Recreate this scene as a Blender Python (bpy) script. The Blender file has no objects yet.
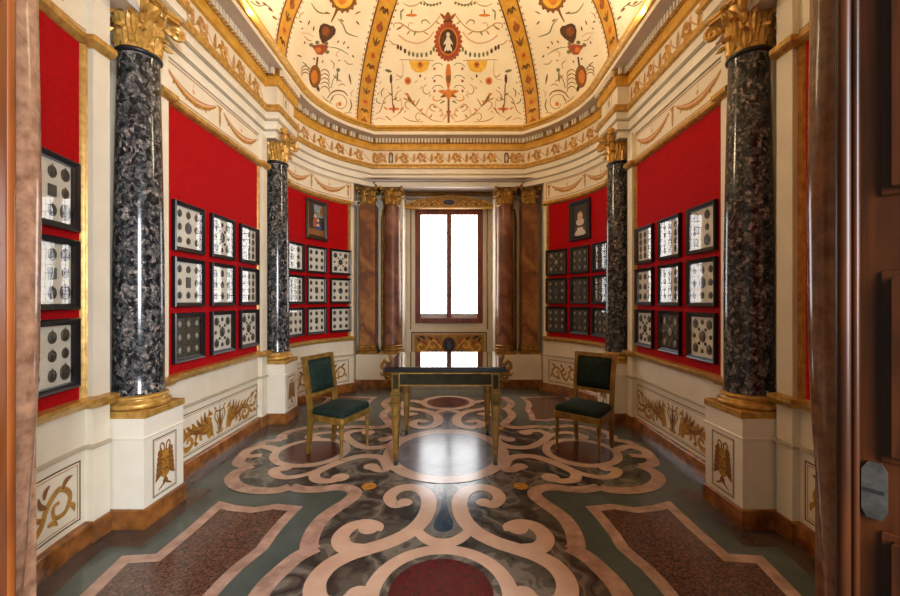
import bpy, math, random
from math import sin, cos, pi, sqrt, atan2, radians
from mathutils import Vector
from mathutils.geometry import tessellate_polygon
random.seed(7)
SC = bpy.context.scene
COL = SC.collection
PI = pi

# ------------------------------------------------------------------ camera numbers
F, CX, HY, EYE, CAMX = 400.0, 452.0, 300.0, 1.37, 0.052
def floor_pt(px, py):
    d = F*EYE/(py-HY)
    return (CAMX+(px-CX)/F*d, d)
MID = 3.5675          # middle of the room along its length
FL = 3.60           # middle of the floor pattern

# ------------------------------------------------------------------ materials
def lin(c):
    def f(v):
        v /= 255.0
        return v/12.92 if v <= .04045 else ((v+.055)/1.055)**2.4
    return (f(c[0]), f(c[1]), f(c[2]), 1.0)
M = {}
def new_mat(name):
    m = bpy.data.materials.new(name); m.use_nodes = True
    nt = m.node_tree; b = nt.nodes['Principled BSDF']
    M[name] = m
    return m, nt, b
def nd(nt, t, **kw):
    n = nt.nodes.new(t)
    for k, v in kw.items():
        if k in n.inputs: n.inputs[k].default_value = v
        else: setattr(n, k, v)
    return n
def coords(nt, scale=(1,1,1)):
    tc = nd(nt, 'ShaderNodeTexCoord'); mp = nd(nt, 'ShaderNodeMapping')
    mp.inputs['Scale'].default_value = scale
    nt.links.new(tc.outputs['Object'], mp.inputs['Vector'])
    return mp.outputs['Vector']
def ramp(nt, fac, stops):
    r = nd(nt, 'ShaderNodeValToRGB')
    el = r.color_ramp.elements
    while len(el) < len(stops): el.new(.5)
    for e, (p, c) in zip(el, stops):
        e.position = p; e.color = lin(c)
    nt.links.new(fac, r.inputs['Fac'])
    return r.outputs['Color']
def bump(nt, b, h, dist=.002, strength=.5):
    n = nd(nt, 'ShaderNodeBump'); n.inputs['Strength'].default_value = strength; n.inputs['Distance'].default_value = dist
    nt.links.new(h, n.inputs['Height']); nt.links.new(n.outputs['Normal'], b.inputs['Normal'])
def mottled(name, c1, c2, scale=6, rough=.6, metal=0, detail=6, sc=(1,1,1), bmp=0, lo=.35, hi=.65, spec=.5, bscale=None):
    m, nt, b = new_mat(name)
    v = coords(nt, sc)
    n = nd(nt, 'ShaderNodeTexNoise', Scale=scale, Detail=detail, Roughness=.6)
    nt.links.new(v, n.inputs['Vector'])
    nt.links.new(ramp(nt, n.outputs['Fac'], [(lo, c1), (hi, c2)]), b.inputs['Base Color'])
    b.inputs['Roughness'].default_value = rough; b.inputs['Metallic'].default_value = metal
    b.inputs['Specular IOR Level'].default_value = spec
    if bmp:
        n2 = nd(nt, 'ShaderNodeTexNoise', Scale=bscale or scale*8, Detail=3); nt.links.new(v, n2.inputs['Vector'])
        bump(nt, b, n2.outputs['Fac'], bmp)
    return m
mottled('cream', (226,216,194), (238,229,208), 3, .55)
mottled('white_paint', (232,224,206), (242,235,218), 3, .5)
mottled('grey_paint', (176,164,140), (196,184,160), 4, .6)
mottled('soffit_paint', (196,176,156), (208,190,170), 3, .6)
mottled('gold', (170,126,54), (214,170,90), 22, .36, .35, bmp=.002, bscale=60)
mottled('gold_dull', (130,94,40), (182,138,64), 18, .45, .55, bmp=.001, bscale=80)
mottled('gilt_wood', (92,70,26), (142,108,44), 14, .38, .4)
mottled('ochre', (196,142,42), (222,170,66), 10, .45)
mottled('ochre_dark', (158,108,30), (186,132,44), 10, .5)
mottled('dome_plaster', (242,228,198), (250,240,216), 2.2, .8)
mottled('red_fabric', (164,3,10), (182,6,14), 40, .85, bmp=.0008, bscale=900, spec=.15)
mottled('base_marble', (84,46,18), (176,112,52), 9, .22, detail=9, lo=.3, hi=.72)
mottled('jamb_marble', (122,84,62), (188,142,112), 34, .16, detail=9, lo=.3, hi=.7)
mottled('jamb_marble_dark', (92,56,32), (142,98,62), 30, .16, detail=9, lo=.3, hi=.7)
mottled('green_velvet', (16,32,28), (30,50,42), 30, .8, bmp=.0006, bscale=700, spec=.25)
mottled('black_wood', (16,14,18), (28,25,30), 20, .3)
mottled('brown_wood_frame', (44,26,18), (66,40,26), 20, .35)
mottled('mat_cream', (206,204,190), (222,219,206), 8, .9)
mottled('mat_dark', (52,50,42), (76,72,60), 20, .8)
mottled('medal_dark', (34,32,28), (78,72,58), 90, .45, lo=.4, hi=.62)
mottled('medal_rim', (52,48,40), (92,84,66), 60, .4)
mottled('medal_blue', (44,54,70), (84,92,104), 60, .45)
mottled('medal_silver', (128,124,112), (176,170,156), 70, .35)
mottled('window_wood', (96,44,24), (134,66,36), 14, .35, sc=(1,1,.2))
mottled('apron_olive', (36,32,20), (52,46,28), 14, .7, spec=.2)
mottled('gilt_chair', (116,88,34), (168,130,60), 14, .38, .4)
mottled('black_metal', (22,22,24), (34,34,36), 30, .4)
mottled('white_plastic', (206,204,196), (216,214,206), 30, .4)
mottled('silver_plate', (84,80,76), (118,112,106), 40, .28, .8)
mottled('p_brown', (116,70,24), (150,98,36), 30, .6)
mottled('p_dark', (72,44,26), (96,62,36), 30, .6)
mottled('p_tan', (176,132,84), (198,156,104), 30, .6)
mottled('p_pink', (214,160,128), (228,184,152), 30, .7)
mottled('p_red', (150,66,36), (180,92,52), 30, .6)
mottled('p_orange', (204,112,36), (224,140,52), 30, .6)
mottled('p_yellow', (228,172,52), (240,196,84), 20, .6)
mottled('p_green', (104,104,66), (134,132,88), 30, .6)
mottled('p_gold', (150,104,30), (196,144,54), 24, .5)
mottled('p_white', (226,220,204), (236,230,216), 30, .6)
mottled('p_navy', (28,30,44), (50,52,70), 30, .5)
mottled('p_flesh', (196,160,130), (220,186,156), 40, .5)
mottled('p_ruff', (190,184,168), (216,210,196), 60, .5)
mottled('p_ground', (34,26,18), (58,46,30), 20, .5)
mottled('p_skyblue', (96,112,128), (150,156,158), 20, .5)
mottled('p_robe', (30,52,110), (56,84,150), 20, .5)
# floor marbles
def floor_mat(name, c1, c2, scale, rough=.18, **kw):
    m = mottled(name, c1, c2, scale, rough, spec=.6, **kw)
    return m
floor_mat('f_green', (64,76,72), (88,98,93), 2.6, detail=10)
floor_mat('f_brownband', (70,58,52), (92,78,70), 6, detail=8)
floor_mat('f_pink', (194,160,138), (212,180,156), 4, detail=8)
floor_mat('f_rose', (156,124,108), (200,166,148), 9, detail=9)
floor_mat('f_red', (70,14,20), (86,22,26), 30)
floor_mat('f_umber', (76,34,30), (96,46,40), 30)
floor_mat('f_blue', (26,44,60), (44,66,84), 12)
floor_mat('f_disc', (78,74,88), (120,116,124), 5, detail=9)
floor_mat('f_grey', (96,94,92), (128,124,118), 12, detail=8)
floor_mat('f_amber', (164,104,36), (204,146,60), 20)
def veined(name, c0, c1, c2, scale=2.2, rough=.18):
    m, nt, b = new_mat(name)
    v = coords(nt)
    n1 = nd(nt, 'ShaderNodeTexNoise', Scale=1.7, Detail=4); nt.links.new(v, n1.inputs['Vector'])
    mx = nd(nt, 'ShaderNodeMix'); mx.data_type = 'VECTOR'; mx.inputs['Factor'].default_value = .55
    nt.links.new(v, mx.inputs[4]); nt.links.new(n1.outputs['Color'], mx.inputs[5])
    w = nd(nt, 'ShaderNodeTexWave', Scale=scale, Distortion=9, Detail=6); w.inputs['Detail Scale'].default_value = 2.2
    w.bands_direction = 'DIAGONAL'
    nt.links.new(mx.outputs[1], w.inputs['Vector'])
    nt.links.new(ramp(nt, w.outputs['Fac'], [(.0, c0), (.45, c1), (.8, c1), (1, c2)]), b.inputs['Base Color'])
    b.inputs['Roughness'].default_value = rough; b.inputs['Specular IOR Level'].default_value = .6
veined('f_veined', (50,47,44), (82,77,71), (120,113,102), 3.0)
veined('alabaster', (108,60,26), (146,92,44), (170,118,64), 1.4, .42)
veined('alabaster_red', (104,60,42), (132,82,58), (150,102,76), 1.6, .42)
def granite(name, c1, c2, c3, scale, rough=.2):
    m, nt, b = new_mat(name)
    v = coords(nt)
    vo = nd(nt, 'ShaderNodeTexVoronoi', Scale=scale); nt.links.new(v, vo.inputs['Vector'])
    sep = nd(nt, 'ShaderNodeSeparateColor'); nt.links.new(vo.outputs['Color'], sep.inputs[0])
    nt.links.new(ramp(nt, sep.outputs[0], [(0, c1), (.5, c2), (1, c3)]), b.inputs['Base Color'])
    b.inputs['Roughness'].default_value = rough; b.inputs['Specular IOR Level'].default_value = .6
granite('f_granite', (56,36,29), (92,60,48), (120,84,68), 115)
def breccia(name, base, mid, light, scale=34):
    m, nt, b = new_mat(name)
    v = coords(nt, (1,1,.8))
    n1 = nd(nt, 'ShaderNodeTexNoise', Scale=9, Detail=4); nt.links.new(v, n1.inputs['Vector'])
    mx = nd(nt, 'ShaderNodeMix'); mx.data_type = 'VECTOR'; mx.inputs['Factor'].default_value = .13
    nt.links.new(v, mx.inputs[4]); nt.links.new(n1.outputs['Color'], mx.inputs[5])
    vo = nd(nt, 'ShaderNodeTexVoronoi', Scale=scale*1.5); nt.links.new(mx.outputs[1], vo.inputs['Vector'])
    sep = nd(nt, 'ShaderNodeSeparateColor'); nt.links.new(vo.outputs['Color'], sep.inputs[0])
    n2 = nd(nt, 'ShaderNodeTexNoise', Scale=52, Detail=8, Roughness=.72); nt.links.new(v, n2.inputs['Vector'])
    ma = nd(nt, 'ShaderNodeMath'); ma.operation = 'MULTIPLY_ADD'; ma.inputs[1].default_value = .34
    nt.links.new(sep.outputs[0], ma.inputs[0]); nt.links.new(n2.outputs['Fac'], ma.inputs[2])
    c1 = ramp(nt, ma.outputs[0], [(.48, base), (.62, (36,40,42)), (.72, mid), (.82, (104,99,94)), (.93, light)])
    nt.links.new(c1, b.inputs['Base Color'])
    b.inputs['Roughness'].default_value = .14
breccia('breccia', (20,23,26), (74,77,79), (176,164,154))
def wood(name, c1, c2, sc, rough, spec=.5):
    m, nt, b = new_mat(name)
    v = coords(nt, sc)
    n = nd(nt, 'ShaderNodeTexNoise', Scale=5, Detail=8, Distortion=.6); nt.links.new(v, n.inputs['Vector'])
    nt.links.new(ramp(nt, n.outputs['Fac'], [(.3, c1), (.7, c2)]), b.inputs['Base Color'])
    b.inputs['Specular IOR Level'].default_value = spec
    b.inputs['Roughness'].default_value = rough
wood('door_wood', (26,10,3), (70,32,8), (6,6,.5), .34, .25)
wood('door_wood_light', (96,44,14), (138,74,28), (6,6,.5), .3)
m, nt, b = new_mat('table_black')
v = coords(nt)
n = nd(nt, 'ShaderNodeTexNoise', Scale=8, Detail=5); nt.links.new(v, n.inputs['Vector'])
nt.links.new(ramp(nt, n.outputs['Fac'], [(.35, (14,18,20)), (.65, (30,36,38))]), b.inputs['Base Color'])
b.inputs['Roughness'].default_value = .04; b.inputs['Specular IOR Level'].default_value = .9
b.inputs['Coat Weight'].default_value = 1; b.inputs['Coat Roughness'].default_value = .02; b.inputs['Coat IOR'].default_value = 2.4
# glazing in front of the medals
m = bpy.data.materials.new('glass_pane'); m.use_nodes = True; nt = m.node_tree; nt.nodes.clear()
out = nd(nt, 'ShaderNodeOutputMaterial'); mixs = nd(nt, 'ShaderNodeMixShader'); tr = nd(nt, 'ShaderNodeBsdfTransparent')
gl = nd(nt, 'ShaderNodeBsdfGlossy'); gl.inputs['Roughness'].default_value = .015
lw = nd(nt, 'ShaderNodeLayerWeight'); pw = nd(nt, 'ShaderNodeMath'); pw.operation = 'POWER'; pw.inputs[1].default_value = 4
nt.links.new(lw.outputs['Facing'], pw.inputs[0])
fr = nd(nt, 'ShaderNodeMath'); fr.operation = 'MULTIPLY_ADD'; fr.inputs[1].default_value = .9; fr.inputs[2].default_value = .035
nt.links.new(pw.outputs[0], fr.inputs[0])
wv = nd(nt, 'ShaderNodeTexNoise', Scale=9); tcn = nd(nt, 'ShaderNodeTexCoord'); nt.links.new(tcn.outputs['Object'], wv.inputs['Vector'])
bp = nd(nt, 'ShaderNodeBump'); bp.inputs['Distance'].default_value = .00025; nt.links.new(wv.outputs['Fac'], bp.inputs['Height'])
nt.links.new(bp.outputs['Normal'], gl.inputs['Normal'])
nt.links.new(fr.outputs[0], mixs.inputs[0]); nt.links.new(tr.outputs[0], mixs.inputs[1]); nt.links.new(gl.outputs[0], mixs.inputs[2])
nt.links.new(mixs.outputs[0], out.inputs['Surface']); M['glass_pane'] = m
# daylight coming through the blinds of the window
m = bpy.data.materials.new('window_blind'); m.use_nodes = True; nt = m.node_tree; nt.nodes.clear()
out = nd(nt, 'ShaderNodeOutputMaterial'); em = nd(nt, 'ShaderNodeEmission'); v = coords(nt)
bk = nd(nt, 'ShaderNodeTexBrick', Scale=1.0); bk.offset = 0; bk.inputs['Mortar Size'].default_value = .006
bk.inputs['Brick Width'].default_value = .075; bk.inputs['Row Height'].default_value = .11
bk.inputs['Color1'].default_value = (1,1,1,1); bk.inputs['Color2'].default_value = (.97,.985,1,1); bk.inputs['Mortar'].default_value = (.115,.12,.135,1)
cx = nd(nt, 'ShaderNodeCombineXYZ'); sp = nd(nt, 'ShaderNodeSeparateXYZ'); nt.links.new(v, sp.inputs[0])
nt.links.new(sp.outputs[0], cx.inputs[0]); nt.links.new(sp.outputs[2], cx.inputs[1]); nt.links.new(cx.outputs[0], bk.inputs['Vector'])
nt.links.new(bk.outputs['Color'], em.inputs['Color']); em.inputs['Strength'].default_value = 8.0
nt.links.new(em.outputs[0], out.inputs['Surface']); M['window_blind'] = m
mottled('blind_hem', (196,198,202), (206,208,212), 10, .7)

# ------------------------------------------------------------------ mesh builder
class MB:
    def __init__(s): s.v = []; s.f = []; s.m = []; s.names = []
    def mi(s, name):
        if name not in s.names: s.names.append(name)
        return s.names.index(name)
    def face(s, pts, mat):
        i = len(s.v); s.v += [tuple(p) for p in pts]; s.f.append(tuple(range(i, i+len(pts)))); s.m.append(s.mi(mat))
    def grid(s, rows, mat, closed_u=False, closed_v=False):
        """rows of points; mat may be a name or f(i,j)"""
        i0 = len(s.v); nr, nc = len(rows), len(rows[0])
        for r in rows: s.v += [tuple(p) for p in r]
        for i in range(nr if closed_v else nr-1):
            for j in range(nc if closed_u else nc-1):
                a = i0+i*nc+j; b = i0+i*nc+(j+1) % nc; c = i0+((i+1) % nr)*nc+(j+1) % nc; d = i0+((i+1) % nr)*nc+j
                s.f.append((a, b, c, d)); s.m.append(s.mi(mat(i, j) if callable(mat) else mat))
    def box(s, x0, y0, z0, x1, y1, z1, mat, tf=None, bev=0):
        if bev:
            e = bev
            def ring(x0,y0,x1,y1,z): return [(x0,y0,z),(x1,y0,z),(x1,y1,z),(x0,y1,z)]
            rows = [ring(x0+e,y0+e,x1-e,y1-e,z0), ring(x0,y0,x1,y1,z0+e), ring(x0,y0,x1,y1,z1-e), ring(x0+e,y0+e,x1-e,y1-e,z1)]
        else:
            rows = [[(x0,y0,z),(x1,y0,z),(x1,y1,z),(x0,y1,z)] for z in (z0, z1)]
        if tf: rows = [[tf(p) for p in r] for r in rows]
        s.grid(rows, mat, closed_u=True)
        s.face(list(reversed(rows[0])), mat); s.face(rows[-1], mat)
    def lathe(s, prof, mat, cx=0, cy=0, n=32, a0=0, a1=2*PI):
        full = abs(a1-a0-2*PI) < 1e-6
        k = n if full else n+1
        rows = [[(cx+r*cos(a0+(a1-a0)*j/n), cy+r*sin(a0+(a1-a0)*j/n), z) for j in range(k)] for r, z in prof]
        s.grid(rows, mat, closed_u=full)
        if full:
            if prof[0][0] > 1e-4: s.face(list(reversed(rows[0])), mat if not callable(mat) else mat(0,0))
            if prof[-1][0] > 1e-4: s.face(rows[-1], mat if not callable(mat) else mat(len(prof)-2,0))
    def tube(s, pts, rad, mat, n=8, caps=True):
        pts = [Vector(p) for p in pts]; rows = []
        up = Vector((0,0,1)); prev = None
        for i, p in enumerate(pts):
            t = (pts[min(i+1, len(pts)-1)]-pts[max(i-1, 0)]).normalized()
            if prev is None:
                a = t.cross(up)
                if a.length < .1: a = t.cross(Vector((1,0,0)))
            else: a = prev-t*prev.dot(t)
            a.normalize(); prev = a; b = t.cross(a)
            r = rad[i] if isinstance(rad, (list, tuple)) else (rad(i/(len(pts)-1)) if callable(rad) else rad)
            rows.append([p+(a*cos(2*PI*k/n)+b*sin(2*PI*k/n))*r for k in range(n)])
        s.grid(rows, mat, closed_u=True)
        if caps: s.face(list(reversed(rows[0])), mat); s.face(rows[-1], mat)
    def prism(s, poly, a, b, mat, axis='y', side=None):
        """poly of 2D points extruded from a to b along axis"""
        def P(p, t):
            return {'y': (p[0], t, p[1]), 'z': (p[0], p[1], t), 'x': (t, p[0], p[1])}[axis]
        n = len(poly)
        tri = tessellate_polygon([[Vector((p[0], p[1], 0)) for p in poly]])
        for t in tri:
            s.face([P(poly[k], a) for k in t], mat); s.face([P(poly[k], b) for k in reversed(t)], mat)
        s.grid([[P(p, a) for p in poly], [P(p, b) for p in poly]], side or mat, closed_u=True)
    def build(s, name, parent=None, smooth=35, loc=None, recalc=True):
        me = bpy.data.meshes.new(name)
        me.from_pydata([tuple(p) for p in s.v], [], s.f)
        for nm in s.names: me.materials.append(M[nm])
        me.polygons.foreach_set('material_index', s.m)
        import bmesh
        bm = bmesh.new(); bm.from_mesh(me)
        bmesh.ops.remove_doubles(bm, verts=bm.verts, dist=1e-5)
        if recalc: bmesh.ops.recalc_face_normals(bm, faces=bm.faces)
        bm.to_mesh(me); bm.free()
        if smooth:
            me.polygons.foreach_set('use_smooth', [True]*len(me.polygons))
            me.set_sharp_from_angle(angle=radians(smooth))
        o = bpy.data.objects.new(name, me); COL.objects.link(o)
        if parent: o.parent = parent
        if loc: o.location = loc
        return o
def thing(name, label, cat, loc=(0,0,0), rz=0, group=None):
    o = bpy.data.objects.new(name, None); COL.objects.link(o); o.empty_display_size = .1
    o.location = loc; o.rotation_euler = (0,0,rz); o['label'] = label; o['category'] = cat
    if group: o['group'] = group
    return o
def struct(o, label=None, cat=None):
    o['kind'] = 'structure'
    if label: o['label'] = label
    if cat: o['category'] = cat
    return o
def copy_tree(o, parent=None):
    c = o.copy(); COL.objects.link(c)
    if parent: c.parent = parent
    for ch in [x for x in bpy.data.objects if x.parent == o]: copy_tree(ch, c)
    return c

# ------------------------------------------------------------------ 2D painting helper
def catmull(pts, k=6):
    if len(pts) < 3: return [tuple(p) for p in pts]
    P = [pts[0]]+list(pts)+[pts[-1]]; out = []
    for i in range(1, len(P)-2):
        for j in range(k):
            t = j/k; q = []
            for d in range(2):
                a, b, c, e = P[i-1][d], P[i][d], P[i+1][d], P[i+2][d]
                q.append(.5*(2*b+(c-a)*t+(2*a-5*b+4*c-e)*t*t+(3*b-a-3*c+e)*t**3))
            out.append(tuple(q))
    out.append(tuple(pts[-1]))
    return out
def spiral(cx, cy, r0, r1, a0, turns, n=26):
    return [(cx+(r0+(r1-r0)*i/n)*cos(a0+2*PI*turns*i/n), cy+(r0+(r1-r0)*i/n)*sin(a0+2*PI*turns*i/n)) for i in range(n+1)]
class Paint:
    """thin painted or inlaid shapes, mapped by fn(u,v,layer) onto a surface of the given mesh"""
    def __init__(s, mb, fn, maxlen=None): s.mb = mb; s.fn = fn; s.maxlen = maxlen; s.mir = None; s.cnt = 0
    def tri(s, a, b, c, mat, layer):
        if s.maxlen:
            L = [((a[0]-b[0])**2+(a[1]-b[1])**2, 0), ((b[0]-c[0])**2+(b[1]-c[1])**2, 1), ((c[0]-a[0])**2+(c[1]-a[1])**2, 2)]
            m = max(L)
            if m[0] > s.maxlen**2:
                pts = [a, b, c]; i = m[1]; p, q, r = pts[i], pts[(i+1) % 3], pts[(i+2) % 3]
                h = ((p[0]+q[0])/2, (p[1]+q[1])/2)
                s.tri(p, h, r, mat, layer); s.tri(h, q, r, mat, layer); return
        for k, g in enumerate(s.mir or [lambda p: p]):
            ly = layer+.004*(s.cnt % 110)+.44*k/4
            s.mb.face([s.fn(*g(p), ly) for p in (a, b, c)], mat)
    def poly(s, pts, mat, layer=1):
        s.cnt += 1
        for t in tessellate_polygon([[Vector((p[0], p[1], 0)) for p in pts]]):
            s.tri(pts[t[0]], pts[t[1]], pts[t[2]], mat, layer)
    def stroke(s, pts, w, mat, layer=1, k=6, smooth=True, closed=False):
        s.cnt += 1
        q = catmull(pts, k) if smooth else list(pts)
        n = len(q); L, R = [], []
        for i, p in enumerate(q):
            a = q[(i-1) % n] if closed else q[max(i-1, 0)]; b = q[(i+1) % n] if closed else q[min(i+1, n-1)]
            dx, dy = b[0]-a[0], b[1]-a[1]; l = sqrt(dx*dx+dy*dy) or 1
            ww = (w(i/(n-1)) if callable(w) else w)/2
            L.append((p[0]-dy/l*ww, p[1]+dx/l*ww)); R.append((p[0]+dy/l*ww, p[1]-dx/l*ww))
        for i in range(n if closed else n-1):
            j = (i+1) % n
            s.tri(L[i], R[i], R[j], mat, layer); s.tri(L[i], R[j], L[j], mat, layer)
    def ell(s, cx, cy, rx, ry=None, mat='p_brown', layer=1, n=18, rot=0):
        s.cnt += 1
        ry = rx if ry is None else ry
        p = [(cx+rx*cos(2*PI*i/n)*cos(rot)-ry*sin(2*PI*i/n)*sin(rot), cy+rx*cos(2*PI*i/n)*sin(rot)+ry*sin(2*PI*i/n)*cos(rot)) for i in range(n)]
        for i in range(n): s.tri((cx, cy), p[i], p[(i+1) % n], mat, layer)
    def ring(s, cx, cy, r, w, mat, layer=1, n=48, ry=None):
        s.stroke([(cx+r*cos(2*PI*i/n), cy+(ry or r)*sin(2*PI*i/n)) for i in range(n)], w, mat, layer, smooth=False, closed=True)
    def leaf(s, x0, y0, x1, y1, w, mat, layer=1, bend=0):
        mx, my = (x0+x1)/2-(y1-y0)*bend, (y0+y1)/2+(x1-x0)*bend
        s.stroke([(x0, y0), (mx, my), (x1, y1)], lambda t: w*max(.06, sin(PI*min(1, t*.9+.1))), mat, layer, k=5)
    def rect(s, x0, y0, x1, y1, w, mat, layer=1):
        s.stroke([(x0, y0), (x1, y0), (x1, y1), (x0, y1)], w, mat, layer, smooth=False, closed=True)
    def frame(s, x0, y0, x1, y1, w, mat, layer=1):
        for q in ((x0, y0, x1, y0+w), (x0, y1-w, x1, y1), (x0, y0, x0+w, y1), (x1-w, y0, x1, y1)):
            s.poly([(q[0], q[1]), (q[2], q[1]), (q[2], q[3]), (q[0], q[3])], mat, layer)

# ------------------------------------------------------------------ plan of the room
WX = 2.02
CN, CF = 2.56, 4.575                                   # near and far columns along the room
ARC0 = (-WX, 4.79); ARC1 = (-1.44, 6.06)
_dx, _dy = ARC1[0]-ARC0[0], ARC1[1]-ARC0[1]
ARC_A = 2*atan2(_dx, _dy); ARC_R = sqrt(_dx*_dx+_dy*_dy)/(2*sin(ARC_A/2)); ARC_C = (ARC0[0]+ARC_R, ARC0[1])
ARC_L = ARC_R*ARC_A
def arc_pt(s, off=0):
    a = s/ARC_R; r = ARC_R-off
    return (ARC_C[0]-r*cos(a), ARC_C[1]+r*sin(a))
def arc_n(s):
    a = s/ARC_R; return (cos(a), -sin(a))
arc_pts = [arc_pt(ARC_L*i/18) for i in range(19)]
mirx = lambda pts: [(-x, y) for x, y in reversed(pts)]
miry = lambda pts: [(x, 2*MID-y) for x, y in reversed(pts)]
BACKC = (-1.2, 6.27)
def quarter(res):
    """from the middle of the left wall to the middle of the back wall"""
    q = [(-WX, MID)]
    if res: q += [(-WX, CF-.19), (-WX+res, CF-.19), (-WX+res, CF+.19), (-WX, CF+.19)]
    q += arc_pts+[BACKC, (0, BACKC[1])]
    return q
def loop(res):
    q = quarter(res); back = q+mirx(q)[1:]
    return back+miry(back)[1:-1]
def offset(path, off, closed=True):
    n = len(path); out = []
    for i, p in enumerate(path):
        a = path[(i-1) % n] if (closed or i > 0) else None; b = path[(i+1) % n] if (closed or i < n-1) else None
        ns = []
        for u, w in ((a, p), (p, b)):
            if u is None or w is None: continue
            dx, dy = w[0]-u[0], w[1]-u[1]; l = sqrt(dx*dx+dy*dy)
            if l > 1e-9: ns.append((dy/l, -dx/l))
        if len(ns) == 1: m = ns[0]; k = 1
        else:
            m = (ns[0][0]+ns[1][0], ns[0][1]+ns[1][1]); l = sqrt(m[0]**2+m[1]**2) or 1
            m = (m[0]/l, m[1]/l); k = 1/max(.35, m[0]*ns[0][0]+m[1]*ns[0][1])
        out.append((p[0]+m[0]*off*k, p[1]+m[1]*off*k))
    return out
def sweep(mb, path, prof, mats, closed=True, caps=True):
    """prof: list of (offset into the room, z); mats: one name per segment"""
    rows = [[(x, y, z) for x, y in offset(path, o, closed)] for o, z in prof]
    mm = (lambda i, j: mats) if isinstance(mats, str) else (lambda i, j: mats[i])
    mb.grid(rows, mm, closed_u=closed)
    if not closed and caps:
        for k in (0, -1):
            pts = [r[k] for r in rows]
            d = 1 if k == 0 else -1
            mb.face(pts[::d], mm(0, 0))
def path_map(path, off, closed=False):
    """(s, z, layer) -> a point lying on the swept face; s from the start of the path"""
    q = offset(path, off, closed); acc = [0]
    for a, b in zip(q, q[1:]): acc.append(acc[-1]+sqrt((a[0]-b[0])**2+(a[1]-b[1])**2))
    def fn(s, z, layer=1):
        i = 0
        while i < len(acc)-2 and s > acc[i+1]: i += 1
        a, b = q[i], q[i+1]; l = (acc[i+1]-acc[i]) or 1; t = (s-acc[i])/l
        dx, dy = (b[0]-a[0])/l, (b[1]-a[1])/l; e = .0012*layer
        return (a[0]+(b[0]-a[0])*t+dy*e, a[1]+(b[1]-a[1])*t-dx*e, z)
    return fn, acc[-1]

# ------------------------------------------------------------------ floor
mb = MB()
mb.face([(-2.6,-.9,0), (2.6,-.9,0), (2.6,7.2,0), (-2.6,7.2,0)], 'f_green')
fp = Paint(mb, lambda u, v, l: (u, v, .0007*l))
Q4 = [lambda p: p, lambda p: (-p[0], p[1]), lambda p: (p[0], 2*FL-p[1]), lambda p: (-p[0], 2*FL-p[1])]
X2 = Q4[:2]; Y2 = [Q4[0], Q4[2]]
W = lambda L: [floor_pt(*p) for p in L]
# brown border along the walls
lp = loop(.19); inn = offset(lp, .15)
n = len(lp)
for i in range(n):
    j = (i+1) % n
    fp.poly([lp[i], lp[j], inn[j], inn[i]], 'f_brownband', 1)
# veined field inside the lobed band
lobeA = W([(237.3,458.5),(238.5,462.5),(245,466),(252,466.3)])
lobeA = [(lobeA[0][0], FL)]+lobeA[1:]
lobeB = W([(252,466.3),(238.5,471.5),(232,478),(234.5,484.5),(244,489),(262,491.3),(279,490.3),(290.4,487)])
lobeC = W([(290.4,487),(304,490),(322,489.5),(338,487.7),(350,489.2),(355,493.6),(350,500),(337,508.7),(323,519),(313.5,532),(309,546),(312,551)])
lobeD = W([(316,548),(297,558),(281,571.5),(268,584),(258,598),(250,618),(244,650)])
lob = catmull(lobeA)+catmull(lobeB)+catmull(lobeC)+catmull(lobeD)
fld = [(0, FL)]+lob+[(0, lob[-1][1])]
fp.mir = Q4
fp.poly(fld, 'f_veined', 2)
for L in (lobeA, lobeB, lobeC, lobeD): fp.stroke(L, .1, 'f_rose', 6)
# panels of speckled brown marble with a rose border
panel = W([(219,501),(236,505.5),(255,507.5),(277,504),(303,506.5),(289,521),(277,535.5),(268,549),(243,569),(228,584),(214,600),(180,655),(-60,655),(20,640),(80,596),(122,556),(156,554),(188,528)])
def inset(poly, d):
    n = len(poly); A = sum(poly[i][0]*poly[(i+1) % n][1]-poly[(i+1) % n][0]*poly[i][1] for i in range(n))
    return offset(poly, -d if A > 0 else d) if A < 0 else offset(list(reversed(poly)), d)[::-1]
pin = inset(panel, .07)
fp.poly(panel, 'f_rose', 2); fp.poly(pin, 'f_granite', 3)
# round medallions under the chairs
fp.mir = X2
cxm, cym = -1.215, FL
fp.ell(cxm, cym, .345, mat='f_pink', layer=8, n=56); fp.ell(cxm, cym, .272, mat='f_veined', layer=9, n=48); fp.ell(cxm, cym, .245, mat='f_umber', layer=10, n=48)
fp.mir = X2
for sx in (1,):
    p = [(-1.50,3.60),(-1.60,3.68),(-1.71,3.72),(-1.80,3.62),(-1.75,3.50),(-1.62,3.52)]
    fp.stroke(p, lambda t: .10-.02*t, 'f_pink', 8)
# the scrolls beside them
def mx(L): return [(2*CX-x, y) for x, y in L]
fp.mir = Q4
def taper(w, e=.35): return lambda t: w*(1-e*abs(2*t-1)**2)
sa = W([(371,467),(381,470.5),(387,467),(384.5,460.5),(376,457),(360,456.8),(344,461),(326,468),(315,474.5),(317,480.5),(330,481.5),(340,478)])
fp.stroke(sa, lambda t: .10-.02*t, 'f_pink', 7); fp.ell(*sa[0], .062, mat='f_pink', layer=7); fp.ell(*sa[-1], .07, mat='f_pink', layer=7)
sb = W([(324,468.5),(306,475),(288,478),(276,475.5),(275,470.5),(285,468.5)])
fp.stroke(sb, lambda t: .055+.045*t, 'f_pink', 7); fp.ell(*sb[-1], .06, mat='f_pink', layer=7)
# gold dots
d0 = floor_pt(369,487); fp.ell(d0[0], d0[1], .055, mat='f_amber', layer=8)
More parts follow.
